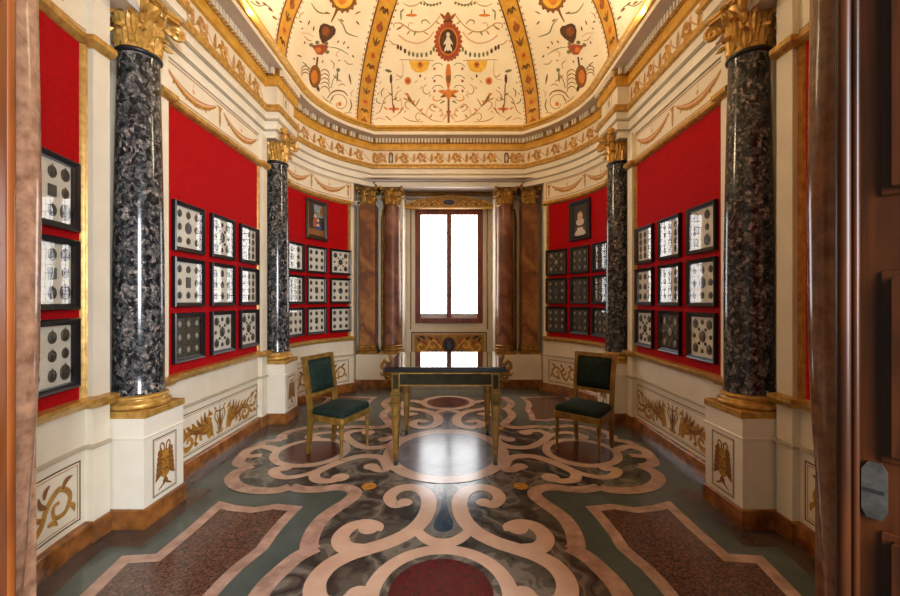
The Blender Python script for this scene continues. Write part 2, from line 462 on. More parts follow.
# middle medallion under the table
fp.mir = [Q4[0]]
fp.ell(0, FL, .56, .62, mat='f_pink', layer=8, n=72); fp.ell(0, FL, .45, .50, mat='f_disc', layer=9, n=64)
for r in (.40, .30, .28): fp.ring(0, FL, r, .008, 'f_grey', 10, ry=r*1.1, n=64)
# scrolls in front and behind
fp.mir = Q4
n1 = W([(405,503),(395,505.5),(389.5,498),(397,490.5),(411,487.8),(423.5,492),(429,502),(424.5,518),(411,532),(391,542.3),(369,549.5),(349,556),(330,566),(318,579),(314.5,592),(320,604),(342,606),(358,596)])
fp.stroke(n1, lambda t: .075+.03*min(1, t*4), 'f_pink', 7, k=8); fp.ell(*n1[0], .052, mat='f_pink', layer=7); fp.ell(*n1[-1], .06, mat='f_pink', layer=7)
n2 = W([(362,551),(345,548),(340.5,538),(351,527.5),(366,524),(376.5,527),(375,531.5)])
fp.stroke(n2, lambda t: .11-.03*t, 'f_pink', 7, k=8); fp.ell(*W([(369,529)])[0], .062, mat='f_pink', layer=7)
# teardrops and crescents
axis = lambda px, py: ((px-445.5)/(py-HY)*EYE, F*EYE/(py-HY))
tear = [axis(*p) for p in ((443.5,492),(443,503),(440.5,513),(436.5,522),(436,528),(440,531.5),(445.5,532.5))]
tear = [(tear[0][0], tear[0][1]+.25)]+tear; 
tear = catmull(tear); tear[-1] = (0, tear[-1][1])
fp.mir = Y2
full = tear+[(-x, y) for x, y in reversed(tear[:-1])]
big = [(x*1.25+(-.05 if x < 0 else .05), y-.045*(1 if i in range(len(tear)-14, len(tear)+13) else .2)) for i, (x, y) in enumerate(full)]
fp.poly(big, 'f_grey', 4); fp.poly(full, 'f_blue', 5)
cr = [axis(*p) for p in ((417,527),(423,535),(433,541.5),(445.5,544))]
cr = cr+[(-x, y) for x, y in reversed(cr[:-1])]
fp.stroke(cr, lambda t: .05+.035*sin(PI*t), 'f_pink', 6)
yc = F*EYE/(596-HY)+.01
fp.ell(0, yc, .365, mat='f_pink', layer=8, n=64); fp.ell(0, yc, .285, mat='f_veined', layer=9, n=64); fp.ell(0, yc, .245, mat='f_red', layer=10, n=64)
struct(mb.build('floor', smooth=0, recalc=False), 'polished floor of inlaid coloured marble with rose scrolls and red discs', 'floor')

# ------------------------------------------------------------------ walls (recessed behind each column)
def wall_side(sgn):
    def T(L): return L if sgn < 0 else [(-x, y) for x, y in L][::-1]
    q = [(-WX, MID), (-WX, CF-.19), (-2.15, CF-.19), (-2.15, CF+.19), (-WX, CF+.19)]+arc_pts+[(-1.52, 6.62)]
    full = miry(q)[:-1]+q
    full[0] = (-1.52, 2*MID-6.62)
    full = T(full)
    mb = MB()
    zs = [0, .12, .54, .77, 2.85, 3.2]
    sweep(mb, full, [(0, 0), (0, 3.2)], 'cream', closed=False, caps=False)
    sweep(mb, full, [(-.08, 3.2), (-.08, 0)], 'cream', closed=False, caps=False)
    w = struct(mb.build('wall_left' if sgn < 0 else 'wall_right'), ('left' if sgn < 0 else 'right')+' wall with cream dado, painted swags and gilt rail', 'wall')
    # baseboard
    bq = quarter(0)[:-2]; bq = [(-WX, MID)]+[(-WX, CF-.3), (-WX, CF+.19)]+arc_pts+[(-1.44, 6.25)]
    bfull = T(miry(bq)[:-1]+bq)
    mb = MB()
    sweep(mb, bfull, [(0, .0), (.035, 0), (.035, .1), (.025, .115), (0, .12)], 'base_marble', closed=False)
    struct(mb.build('baseboard_left' if sgn < 0 else 'baseboard_right'), 'brown veined marble skirting of the '+('left' if sgn < 0 else 'right')+' wall', 'skirting')
    return w
WL = wall_side(-1); WR = wall_side(1)

# the rails, mouldings and swag friezes are parts of each wall
def seg(sgn, L):
    return L if sgn < 0 else [(-x, y) for x, y in L][::-1]
bays = {'mid': [(-WX, CN+.19), (-WX, MID), (-WX, CF-.19)],
        'far': [(-WX, CF+.19)]+arc_pts, 'near': miry([(-WX, CF+.19)]+arc_pts)}
def dado_griffins(pt, w, h):
    """griffins facing a lyre, in a field w x h with the origin at the middle of its foot"""
    S = [lambda p: p, lambda p: (-p[0], p[1])]
    k = h/.265
    pt.mir = S
    g, dk = 'p_gold', 'p_brown'
    sc = lambda L: [(x*k, y*k) for x, y in L]
    pt.stroke(sc([(.02,.02),(.035,.10),(.075,.16),(.06,.23),(.085,.25)]), .016*k, g, 2)
    pt.leaf(0, .01*k, 0, .26*k, .03*k, dk, 2); pt.leaf(.0, .05*k, .05*k, .2*k, .014*k, dk, 3)
    pt.stroke(sc([(0,.2),(.06,.215)]), .012*k, dk, 3)
    pt.leaf(.012*k, .01*k, .06*k, .035*k, .02*k, g, 2)
    # body of a griffin
    pt.stroke(sc([(.13,.02),(.15,.08),(.17,.14),(.15,.19)]), lambda t: (.062+.04*sin(PI*t))*k, g, 2)
    pt.ell(.145*k, .215*k, .026*k, .02*k, g, 2); pt.leaf(.13*k, .21*k, .10*k, .20*k, .016*k, g, 2)
    pt.leaf(.15*k, .225*k, .165*k, .262*k, .012*k, dk, 3)
    for i in range(5):
        a = i*.055
        pt.leaf((.17+.01*i)*k, (.13-.004*i)*k, (.215+a)*k, (.255-.018*i)*k, .036*k, g if i % 2 else dk, 3, -.15)
    pt.stroke(sc([(.15,.10),(.21,.09),(.28,.115),(.36,.14),(.45,.125),(.5,.085),(.48,.035),(.42,.02),(.375,.05),(.39,.09),(.425,.085),(.43,.062)]), lambda t: (.064-.04*t)*k, g, 2)
    pt.stroke(sc([(.15,.085),(.21,.075),(.28,.1),(.36,.125),(.44,.112)]), lambda t: (.012)*k, dk, 3)
    pt.stroke(sc([(.13,.05),(.105,.03),(.09,.012)]), .016*k, g, 2)
    for (x, y, X, Y) in ((.45,.13,.53,.20),(.53,.20,.60,.215),(.50,.10,.58,.09),(.58,.09,.64,.12),(.49,.06,.57,.03),(.57,.04,.65,.03),(.3,.1,.33,.04),(.27,.09,.25,.03),(.35,.05,.30,.02),(.62,.14,.66,.19),(.36,.14,.38,.2),(.40,.14,.45,.19)):
        pt.leaf(x*k, y*k, X*k, Y*k, .036*k, g, 2, .18)
    pt.stroke(sc([(.54,.15),(.58,.22),(.64,.235),(.665,.2),(.645,.175),(.62,.19)]), .013*k, dk, 2)
    for x, y in ((.33,.03),(.52,.15),(.6,.06),(.68,.06)): pt.ell(x*k, y*k, .011*k, .011*k, dk, 3, 10)
    pt.mir = None
def dado_scroll(pt, w, h):
    pt.mir = [lambda p: p, lambda p: (-p[0], p[1])]
    k = h/.28; n = max(1, int(w/2/(.3*k)))
    for i in range(n):
        x0 = i*.3*k
        pt.stroke([(x0+.0*k,.03*k),(x0+.07*k,.06*k),(x0+.12*k,.15*k),(x0+.2*k,.21*k),(x0+.27*k,.15*k),(x0+.24*k,.07*k),(x0+.17*k,.07*k),(x0+.16*k,.13*k),(x0+.2*k,.14*k)], lambda t: (.04-.02*t)*k, 'p_gold', 2)
        for q in ((.12,.15,.06,.23),(.09,.1,.02,.17),(.22,.2,.29,.25),(.26,.1,.3,.04),(.12,.05,.19,.02),(.1,.2,.14,.26)):
            pt.leaf(x0+q[0]*k, q[1]*k, x0+q[2]*k, q[3]*k, .03*k, 'p_brown' if q[1] > .12 else 'p_gold', 2, .2)
    pt.mir = None
def swags(pt, s0, s1, z0, z1, n):
    pt.frame(s0, z0, s1, z1, .012, 'p_tan', 1)
    m = .05; L = (s1-s0-2*m)/n; zt = z1-.06; sag = .10
    for i in range(n):
        a = s0+m+i*L
        pts = [(a+L*(.08+.84*t/8), zt-sag*(1-(2*t/8-1)**2)) for t in range(9)]
        pt.stroke(pts, lambda t: .018+.05*sin(PI*t), 'p_gold', 2, k=4)
        pt.stroke([(x, z+.008) for x, z in pts], lambda t: .005+.018*sin(PI*t), 'p_pink', 3, k=4)
        for j in range(7):
            t = .14+.12*j; x = a+L*(.08+.84*t); z = zt-sag*(1-(2*t-1)**2)
            pt.leaf(x, z, x+.022*(1 if j % 2 else -1), z-.045, .018, 'ochre_dark', 3)
        mxx = a+L/2
        pt.ell(mxx, zt-.03, .018, .02, 'p_pink', 2, 12); pt.stroke([(mxx, zt), (mxx, zt+.03)], .006, 'p_tan', 2, smooth=False)
    for i in range(n+1):
        a = s0+m+i*L
        pt.ell(a, zt, .02, .026, 'p_gold', 3, 12); pt.leaf(a-.05, zt+.02, a+.05, zt+.02, .02, 'p_tan', 2)
        pt.leaf(a, zt-.01, a, zt-.16, .034, 'p_tan', 2)
def build_bay(sgn, key, wall, red0, red1, nsw, dado, side_txt, pos_txt, cat_unseen=False):
    path = seg(sgn, bays[key])
    f0, Ltot = path_map(path, 0)
    # rail below, moulding above, line across the dado (they wrap the flat strips at either end)
    q0, q1 = bays[key][0], bays[key][-1]
    if key == 'mid': jog = [(-WX+.045, CN+.19), (-WX+.045, CN+.30), (-WX, CN+.30), (-WX, CF-.30), (-WX+.045, CF-.30), (-WX+.045, CF-.19)]
    else:
        jog = [(-WX+.045, CF+.19), (-WX+.045, CF+.30), (arc_pt(.1)[0], CF+.302)]+[p for p in arc_pts if p[1] > CF+.34]
        if key == 'near': jog = miry(jog)
    jp = path; path = seg(sgn, jog)
    mb = MB()
    sweep(mb, path, [(0, .755), (.03, .765), (.04, .785), (.06, .80), (.06, .82), (0, .825)], 'gold', closed=False)
    sweep(mb, path, [(0, 2.79), (.025, 2.795), (.045, 2.815), (.045, 2.845), (.02, 2.86), (0, 2.86)], 'gold', closed=False)
    mb.build('gilt_rail', wall)
    mb = MB()
    sweep(mb, path, [(0, .525), (.014, .53), (.014, .548), (0, .553)], 'grey_paint', closed=False)
    mb.build('dado_moulding', wall)
    # painted field of the dado and the swag frieze
    mb = MB(); pt = Paint(mb, lambda u, v, l: f0(u, v, l), .06)
    swags(pt, .04, Ltot-.04, 2.885, 3.125, nsw)
    mb.build('painted_swag_frieze', wall, smooth=0, recalc=False)
    a, b = max(.06, red0-.02), min(Ltot-.05, red1+.02)
    mb = MB(); pt = Paint(mb, lambda u, v, l: f0(u, v, l), .05)
    pt.frame(a, .15, b, .48, .008, 'p_dark', 1); pt.frame(a+.018, .168, b-.018, .462, .005, 'p_gold', 1)
    c = (a+b)/2
    pp = Paint(mb, lambda u, v, l: f0(c+u, .178+v, l), .05)
    (dado_griffins if dado == 'g' else dado_scroll)(pp, b-a, .27)
    mb.build('painted_dado_panel', wall, smooth=0, recalc=False)
    # red fabric with its gilt frame
    N = 1 if key == 'mid' else 14
    lab = 'red fabric wall panel in a gilt frame, %s of the %s wall' % (pos_txt, side_txt)
    p0 = f0((red0+red1)/2, .8)
    t = thing('wall_panel', lab, 'wall panel', p0)
    def loc(p): return (p[0]-p0[0], p[1]-p0[1], p[2]-p0[2])
    pts = [red0+(red1-red0)*i/N for i in range(N+1)]
    mb = MB()
    rows = [[loc(f0(s, z, 8)) for s in pts] for z in (.825, 2.79)]
    back = [[loc(f0(s, z, .5)) for s in pts] for z in (.825, 2.79)]
    mb.grid([back[0], rows[0], rows[1], back[1]], 'red_fabric')
    mb.build('fabric', t)
    mb = MB()
    for s0, s1 in ((red0-.05, red0), (red1, red1+.05)):
        pr = [(0, .0), (.2, .022), (.38, .03), (.5, .012), (.62, .012), (.8, .022), (1, 0)]
        rr = [[loc((lambda q: q)(f0(s0+(s1-s0)*u, z, d/.0012))) for u, d in pr] for z in (.825, 2.79)]
        mb.grid(rr, 'gold')
    mb.build('gilt_frame', t)
    return f0, Ltot
LEN_MID = CF-CN-.38
fnM, LM = build_bay(-1, 'mid', WL, .155, LEN_MID-.155, 2, 'g', 'left', 'between the two dark columns')
build_bay(1, 'mid', WR, .155, LEN_MID-.155, 2, 'g', 'right', 'between the two dark columns')
fL, LA = path_map(bays['far'], 0)
r0, r1 = .165, LA-.1
build_bay(-1, 'far', WL, r0, r1, 2, 's', 'left', 'curved bay beside the alabaster pilaster')
build_bay(1, 'far', WR, LA-r1, LA-r0, 2, 's', 'right', 'curved bay beside the alabaster pilaster')
build_bay(-1, 'near', WL, LA-r1, LA-r0, 2, 's', 'left', 'curved bay next to the marble doorway')
build_bay(1, 'near', WR, r0, r1, 2, 's', 'right', 'curved bay next to the marble doorway')
# flat cream strips beside the columns, with the rail wrapping them
STR = .045
for sgn, wall in ((-1, WL), (1, WR)):
    for c in (CN, CF):
        for d in (-1, 1):
            a, b = sorted((c+d*.19, c+d*.30))
            x0, x1 = (-WX-.03, -WX+STR) if sgn < 0 else (WX-STR, WX+.03)
            mb = MB(); mb.box(x0, a, .12, x1, b, 3.16, 'cream'); st = mb.build('pilaster_strip', wall, smooth=0)
            mb = MB()
            e = .012
            mb.box(x0-(0 if sgn < 0 else e), a-e, 0, x1+(e if sgn < 0 else 0), b+e, .12, 'base_marble', bev=.004); mb.build('strip_foot', st, smooth=0)
# ------------------------------------------------------------------ entablature
mb = MB()
P1 = loop(.13)
prof = [(-.06, 3.14), (.02, 3.14), (.02, 3.21), (.034, 3.213), (.034, 3.222), (.045, 3.225), (.045, 3.31), (.062, 3.315), (.062, 3.325), (.07, 3.33), (.07, 3.40),
        (.10, 3.405), (.105, 3.43), (.085, 3.455), (.085, 3.475), (.04, 3.48), (.04, 3.69), (.07, 3.695), (.085, 3.74), (.075, 3.785), (.075, 3.87)]
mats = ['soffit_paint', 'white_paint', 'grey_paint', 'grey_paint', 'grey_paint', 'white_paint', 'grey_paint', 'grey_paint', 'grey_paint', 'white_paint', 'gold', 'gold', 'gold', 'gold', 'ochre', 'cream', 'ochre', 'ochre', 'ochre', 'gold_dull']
sweep(mb, P1, prof, mats)
# dentils
dq = offset(P1, .075); acc = 0
for a, b in zip(dq, dq[1:]+dq[:1]):
    l = sqrt((a[0]-b[0])**2+(a[1]-b[1])**2)
    if l < 1e-6: continue
    tx, ty = (b[0]-a[0])/l, (b[1]-a[1])/l; nx, ny = ty, -tx
    pitch = .05; m = acc
    while m < l:
        if m+.03 <= l+.004:
            pt = lambda u, d, z: (a[0]+tx*u+nx*d, a[1]+ty*u+ny*d, z)
            rows = [[pt(m, 0, z), pt(m, .038, z), pt(m+.03, .038, z), pt(m+.03, 0, z)] for z in (3.795, 3.865)]
            mb.grid(rows, 'cream'); mb.face(rows[0][::-1], 'ochre')
        m += pitch
    acc = m-l
struct(mb.build('trim_1', smooth=30), 'white and gilt entablature with toothed band around the room', 'entablature')
P2 = loop(0)
mb = MB()
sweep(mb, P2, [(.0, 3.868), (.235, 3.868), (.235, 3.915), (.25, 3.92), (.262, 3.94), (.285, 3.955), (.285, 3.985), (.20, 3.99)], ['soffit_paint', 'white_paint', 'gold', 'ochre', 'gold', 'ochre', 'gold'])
struct(mb.build('trim_2', smooth=30), 'overhanging cornice edge, white with a gilt lip below the dome', 'cornice')
# painted frieze
def rinceau(pt, s0, s1, z0, z1, period=.30):
    n = max(2, round((s1-s0)/period)); P = (s1-s0)/n; h = z1-z0; zc = (z0+z1)/2
    cols = ['p_gold', 'p_tan', 'ochre']
    pt.stroke([(s0+P*(i*.5), zc+(h*.28 if i % 2 else -h*.28)) for i in range(2*n+1)], .012, 'p_tan', 1, k=6)
    for i in range(n):
        a = s0+P*i; up = 1 if i % 2 else -1
        c = cols[i % 3]
        pt.stroke(spiral(a+P*.5, zc+up*h*.04, h*.34, h*.06, PI/2*up+.6, 1.25*up), lambda t: .044-.022*t, c, 2, k=1, smooth=False)
        pt.ell(a+P*.5, zc+up*h*.04, .016, .016, 'ochre_dark', 3, 12)
        for q in range(5):
            an = .5+q*1.1
            pt.leaf(a+P*.5+cos(an)*h*.3, zc+sin(an)*h*.3, a+P*.5+cos(an+.5)*h*.52, zc+sin(an+.5)*h*.47, .045, ('p_pink', 'p_gold', 'ochre_dark', 'p_tan', 'p_gold')[q], 2, .2)
        pt.leaf(a+.0*P, zc-h*.4, a+.05*P, zc+h*.4, .045, 'p_tan' if i % 2 else 'p_gold', 2)
def frieze(path):
    fn, L = path_map(path, .04); return fn, L
mb = MB()
bp_ = [BACKC, (0, BACKC[1]), (-BACKC[0], BACKC[1])]
fn, L = frieze(bp_)
pt = Paint(mb, fn, .05)
for a, b in ((.0, .25), (.35, L-.35), (L-.25, L)): rinceau(pt, a+.03, b-.03, 3.49, 3.68, .28)
for c in (.30, L-.30):
    pt.poly([(c-.035, 3.505), (c+.035, 3.505), (c+.035, 3.64), (c+.02, 3.665), (c-.02, 3.665), (c-.035, 3.64)], 'p_dark', 2)
    pt.ell(c, 3.625, .012, .016, 'p_flesh', 3, 10); pt.leaf(c, 3.615, c, 3.51, .036, 'p_ruff', 3)
for sgn in (-1, 1):
    for L_ in ([(-WX, CF+.191)]+arc_pts+[BACKC], miry([(-WX, CF+.191)]+arc_pts+[BACKC]), [(-WX, CN+.191), (-WX, MID), (-WX, CF-.191)]):
        fn, L = frieze(seg(sgn, L_)); pt = Paint(mb, fn, .05); rinceau(pt, .08, L-.08, 3.49, 3.68)
    for c in (CN, CF):
        fn, L = frieze(seg(sgn, [(-WX+.13, c-.189), (-WX+.13, c+.189)])); pt = Paint(mb, fn)
        pt.frame(L/2-.07, 3.5, L/2+.07, 3.68, .008, 'p_tan', 1)
        pt.ell(L/2, 3.6, .022, .05, 'p_dark', 2, 16); pt.leaf(L/2, 3.52, L/2, 3.64, .024, 'p_ruff', 3)
    for c in (CN, CF):
        for d in (-1, 1):
            fn, L = frieze(seg(sgn, [(-WX, c+d*.19), (-WX+.13, c+d*.19)] if d < 0 else [(-WX+.13, c+d*.19), (-WX, c+d*.19)]))
struct(mb.build('trim_3', smooth=0, recalc=False), 'painted frieze of ochre scrolls and small dark cameos below the toothed band', 'frieze')

# ------------------------------------------------------------------ dome
ZS, DH = 3.96, 1.435
BND = offset(loop(0), .215)
DC = (0.0, MID)
def rho(th):
    """distance from the centre to the foot of the dome in direction th"""
    dx, dy = cos(th), sin(th); best = None
    for a, b in zip(BND, BND[1:]+BND[:1]):
        ax, ay, ex, ey = a[0]-DC[0], a[1]-DC[1], b[0]-a[0], b[1]-a[1]
        den = dx*ey-dy*ex
        if abs(den) < 1e-12: continue
        t = (ax*ey-ay*ex)/den; u = (ax*dy-ay*dx)/den
        if t > 0 and -1e-6 <= u <= 1+1e-6: best = t if best is None else min(best, t)
    return best
NT = 720
RT = [rho(2*PI*(i+.013)/NT) for i in range(NT)]
def rho_s(th):
    x = (th/(2*PI)*NT-.013) % NT; i = int(x); f = x-i
    return RT[i % NT]*(1-f)+RT[(i+1) % NT]*f
def dome_pt(th, r, lift=0):
    """r = fraction of the way from the centre to the foot"""
    r = min(max(r, 0), 1)
    R = rho_s(th)*r; z = ZS+DH*sqrt(max(0, 1-r*r))
    p = Vector((DC[0]+R*cos(th), DC[1]+R*sin(th), z))
    if lift:
        c = Vector((DC[0], DC[1], ZS-.2)); p += (c-p).normalized()*lift
    return p
def dome_z(x, y):
    dx, dy = x-DC[0], y-DC[1]; r = sqrt(dx*dx+dy*dy)/rho_s(atan2(dy, dx))
    return ZS+DH*sqrt(1-r*r) if r < 1 else ZS
def dome_px(px, py):
    kx, kz = (px-CX)/F, (HY-py)/F
    lo, hi = 2.0, 8.0
    for _ in range(40):
        d = (lo+hi)/2
        if EYE+kz*d < dome_z(CAMX+kx*d, d): lo = d
        else: hi = d
    d = (lo+hi)/2; x, y = CAMX+kx*d, d
    th = atan2(y-DC[1], x-DC[0]); return th, sqrt((x-DC[0])**2+(y-DC[1])**2)/rho_s(th)
mb = MB()
rs = [sin(PI/2*(1-i/44)) for i in range(45)]
rs[-1] = .002
rows = [[dome_pt(2*PI*j/240, r) for j in range(240)] for r in rs]
mb.grid(rows, 'dome_plaster', closed_u=True); mb.face(rows[-1], 'dome_plaster')
# painted ribs
rib_a = dome_px(364, 122)[0]; rib_b = dome_px(284, 30)[0]
RIBS = []
for th in (rib_a, rib_b): RIBS += [th, PI-th, -th, PI+th]
for th in RIBS:
    def rp(u, v, l, th=th):
        # u across in metres, v = 0 foot .. 1 top
        r = cos(PI/2*v*.93); return dome_pt(th+u/(rho_s(th)*max(r, .12)), r, .002+.0012*l)
    pr = Paint(mb, rp, None)
    for i in range(40):
        a, b = i/40, (i+1)/40
        for u0, u1, mt, ly in ((-.11, .11, 'ochre', 2), (-.118, -.1, 'p_dark', 3), (.1, .118, 'p_dark', 3), (-.095, -.088, 'p_orange', 3), (.088, .095, 'p_orange', 3)):
            pr.tri((u0, a), (u1, a), (u1, b), mt, ly); pr.tri((u0, a), (u1, b), (u0, b), mt, ly)
        for sd in (-1, 1):
            pr.ell(sd*.135, (a+b)/2, .012, .005, 'p_tan', 2, 8)
    for i in range(15):
        v = .03+i*.062; k = i % 4
        cm = ('p_red', 'p_brown', 'p_yellow', 'p_brown')[k]
        if k == 0: pr.ell(0, v, .05, .016, 'p_brown', 4, 12); pr.leaf(0, v-.02, 0, v+.03, .05, 'p_red', 5)
        elif k == 1:
            pr.stroke([(-.06, v), (-.03, v+.015), (0, v), (.03, v+.015), (.06, v)], .012, 'p_dark', 4)
            pr.ell(0, v+.006, .03, .012, 'p_brown', 4, 12)
        elif k == 2: pr.ell(0, v, .045, .018, 'p_orange', 4, 14); pr.ell(0, v, .022, .009, 'p_red', 5, 12)
        else:
            for sd in (-1, 1): pr.leaf(0, v-.015, sd*.06, v+.015, .02, 'p_brown', 4)
            pr.leaf(0, v-.02, 0, v+.025, .02, 'p_dark', 4)
# grotesques: measured as small sketches on the surface, mirrored about the long axis
class DomePaint(Paint):
    pass
def dome_fn(px, py, l):
    th, r = dome_px(px, py); p = dome_pt(th, r, .002+.0012*l); return p
def dome_fnm(px, py, l):
    p = dome_fn(px, py, l); return Vector((-p.x, p.y, p.z))
def back_segment(pt):
    f_ = pt.fn; pt.fn = lambda px, py, l: f_(px-.9, py, l)
    S = pt.stroke; E = pt.ell; LF = pt.leaf
    thin = lambda w: (lambda t: w*(.45+.55*sin(PI*t)))
    S([(442,14),(437,21),(430,28),(422,31.7),(413.5,31),(406.4,26.4),(400.5,23),(394.7,24),(395,28)], thin(1.3), 'p_tan')
    S([(413,31),(409,27),(411,22.5),(414,24)], .7, 'p_tan'); LF(402, 27, 397, 30, 1.6, 'p_brown'); LF(424, 31.5, 430, 35, 1.4, 'p_tan')
    S([(399.4,35),(407.6,41),(419.4,43.3),(428.8,39),(434.6,31.7)], 1.4, 'p_pink')
    for x, y in ((398.8,47),(401.7,48.2),(405.8,51),(410,53.4),(414,54.4),(418.2,55.2),(422.5,55),(427.3,54.6),(431.7,52.6),(434.6,49.3)): E(x, y, 1.25, 2.6, 'p_dark' if x < 408 else 'p_green', 2, 10)
    for i in range(7): E(422+i*3.2, 3+2.2*sin(PI*i/6), 1.2, 1.5, 'p_green', 2, 10)
    S([(400.5,59.7),(417,60),(434.6,60.5)], .8, 'p_tan')
    pt.poly([(409.5,60.6),(431,61),(428,70),(423,72.5),(417,72.5),(412.5,69)], 'p_yellow'); E(421, 65, 3, 3.4, 'p_orange', 2); E(421, 64.5, 1.4, 1.6, 'p_brown', 3)
    E(421, 76, 1, 1.8, 'p_dark', 2, 8)
    E(412.3, 15.3, 5.8, 1.4, 'p_orange', 2); LF(412, 14, 413, 9, 1.4, 'p_red'); LF(402, 20, 401.5, 10, 1.5, 'p_green'); LF(401, 13, 405, 8.5, 1.5, 'p_green')
    E(408.8, 81, 3.4, 3.9, 'p_orange', 2); E(408.8, 81, 1.8, 2.2, 'p_red', 3)
    LF(386, 70, 393, 72, 3, 'p_green'); E(391.8, 79, 1.4, 5, 'p_dark', 2); S([(392.5,84),(393,95),(393.6,106)], 1.2, 'p_brown', smooth=False)
    E(394.7, 109, 5.5, 1.6, 'p_orange', 2); LF(394.5, 113, 394.5, 104, 2.4, 'p_red', 3)
    S([(376.5,114),(381,111),(383.5,104),(386,98),(390.5,95)], thin(1.2), 'p_tan'); S([(400,97),(402.5,103),(402,110),(398,115),(392,118)], thin(1), 'p_pink')
    LF(386, 116, 393, 121, 1.6, 'p_tan'); LF(399, 114, 403, 110, 1.4, 'p_green')
    LF(407.5, 93, 417, 107, 2.8, 'p_brown', 2, .06); LF(404, 98, 413, 102, 1.8, 'p_tan', 2); LF(416, 107, 421, 98, 1.4, 'p_tan')
    S([(416,106),(421,111),(427,116),(434,120.5),(444,121.8)], thin(1.1), 'p_tan'); S([(427,116),(419,113),(416.5,117),(418.5,120.5),(421,119)], .8, 'p_tan')
    S([(427,115),(429,108),(434,105),(440,108),(444,114),(449,116)], .7, 'p_pink')
    for y in (68.8, 81, 91): E(435.3, y, 1.2, 1.5, 'p_red', 2, 8); S([(433,y-2),(436,y-5),(441,y-5.5),(443.5,y-3)], .7, 'p_green')
    S([(403,61),(404,70),(402,78),(396,80)], .5, 'p_tan'); LF(434, 106, 438, 108, 1.4, 'p_brown'); LF(442, 108, 444, 118, 1.2, 'p_pink')
    for x, y in ((416,83),(421,89),(430,97),(440,112),(405,113),(380,84),(378,95),(425,80),(398,89),(441,117)): LF(x, y, x+2, y-3, 1, 'p_tan', 1)
    # fine tendrils and sprigs
    for L, c in (([(440,2),(434,5),(428,4),(424,0.5)],'p_brown'),([(404,3),(410,6),(417,5),(421,1.5)],'p_tan'),([(402,90),(398,93),(396,98),(399,101),(402,99)],'p_tan'),
        ([(428,84),(424,88),(425,93),(429,94),(431,91)],'p_tan'),([(443,99),(438,101),(434,99),(435,95.5)],'p_orange'),([(404,117),(409,120),(415,121.5),(424,122)],'p_tan'),
        ([(385,88),(382,92),(383,97)],'p_green'),([(397,74),(401,77),(404,75)],'p_tan'),([(390,40),(394,44),(399,45)],'p_tan'),([(431,24),(427,20),(423,21),(423,24)],'p_brown'),
        ([(410,110),(406,106),(407,102),(411,102)],'p_tan'),([(436,112),(431,109),(432,105),(436,104)],'p_tan'),([(382,104),(378,102),(377,98)],'p_green'),([(386,120),(380,118),(376,120)],'p_pink')):
        S(L, thin(1.1), c)
    for x, y, X, Y, c in ((411,31,408,35,'p_tan'),(417,31.5,415,36,'p_green'),(437,21,441,24,'p_tan'),(404,25,401,29,'p_tan'),(420,111,424,108,'p_orange'),(412,103,416,100,'p_orange'),(383,104,387,101,'p_tan'),(394,100,398,97,'p_green'),(393,96,389,93,'p_green'),(446,101,441,104,'p_green'),(430,118,433,114,'p_tan'),(409,97,405,93,'p_orange'),(388,110,384,107,'p_orange'),(401,110,405,107,'p_orange')): LF(x, y, X, Y, 1.7, c, 2, .1)
    # half of the middle figures (the other half comes from the mirror)
    E(449.2, 41.5, 12.6, 18, 'p_red', 2, 30)
    for i in range(13):
        a = PI/2+PI*i/12; E(449.2+12.8*cos(a), 41.5+18.2*sin(a), 1.7, 2, 'p_red', 2, 8)
    E(449.2, 41.5, 9.6, 14, 'p_orange', 3, 26); E(449.2, 41.5, 8.4, 12.6, 'p_dark', 4, 26)
    E(449, 34.5, 1.9, 2.3, 'p_white', 5, 10); LF(449, 36, 448.5, 51, 4.6, 'p_white', 5); LF(448, 39, 444.5, 45, 1.8, 'p_white', 5); LF(447.6, 46, 445.5, 52, 2.2, 'p_white', 5)
    LF(449, 22, 449, 12, 6, 'p_brown', 2); LF(448, 21, 441, 13, 3, 'p_red', 2); E(449, 21.5, 5, 1.6, 'p_dark', 2)
    LF(449, 64, 449, 89, 5, 'p_orange', 2); E(449, 79, 2.1, 4, 'p_brown', 3)
    LF(449, 97, 439, 91, 4.5, 'p_orange', 2, .15); LF(449, 94, 441, 97.5, 3, 'p_brown', 2); E(449, 94, 2.6, 5, 'p_orange', 3)
    S([(449,98),(449,123)], 1.2, 'p_brown', smooth=False); E(449, 112, 2, 1.4, 'p_red', 2); LF(449, 113, 443, 121, 1.6, 'p_pink')
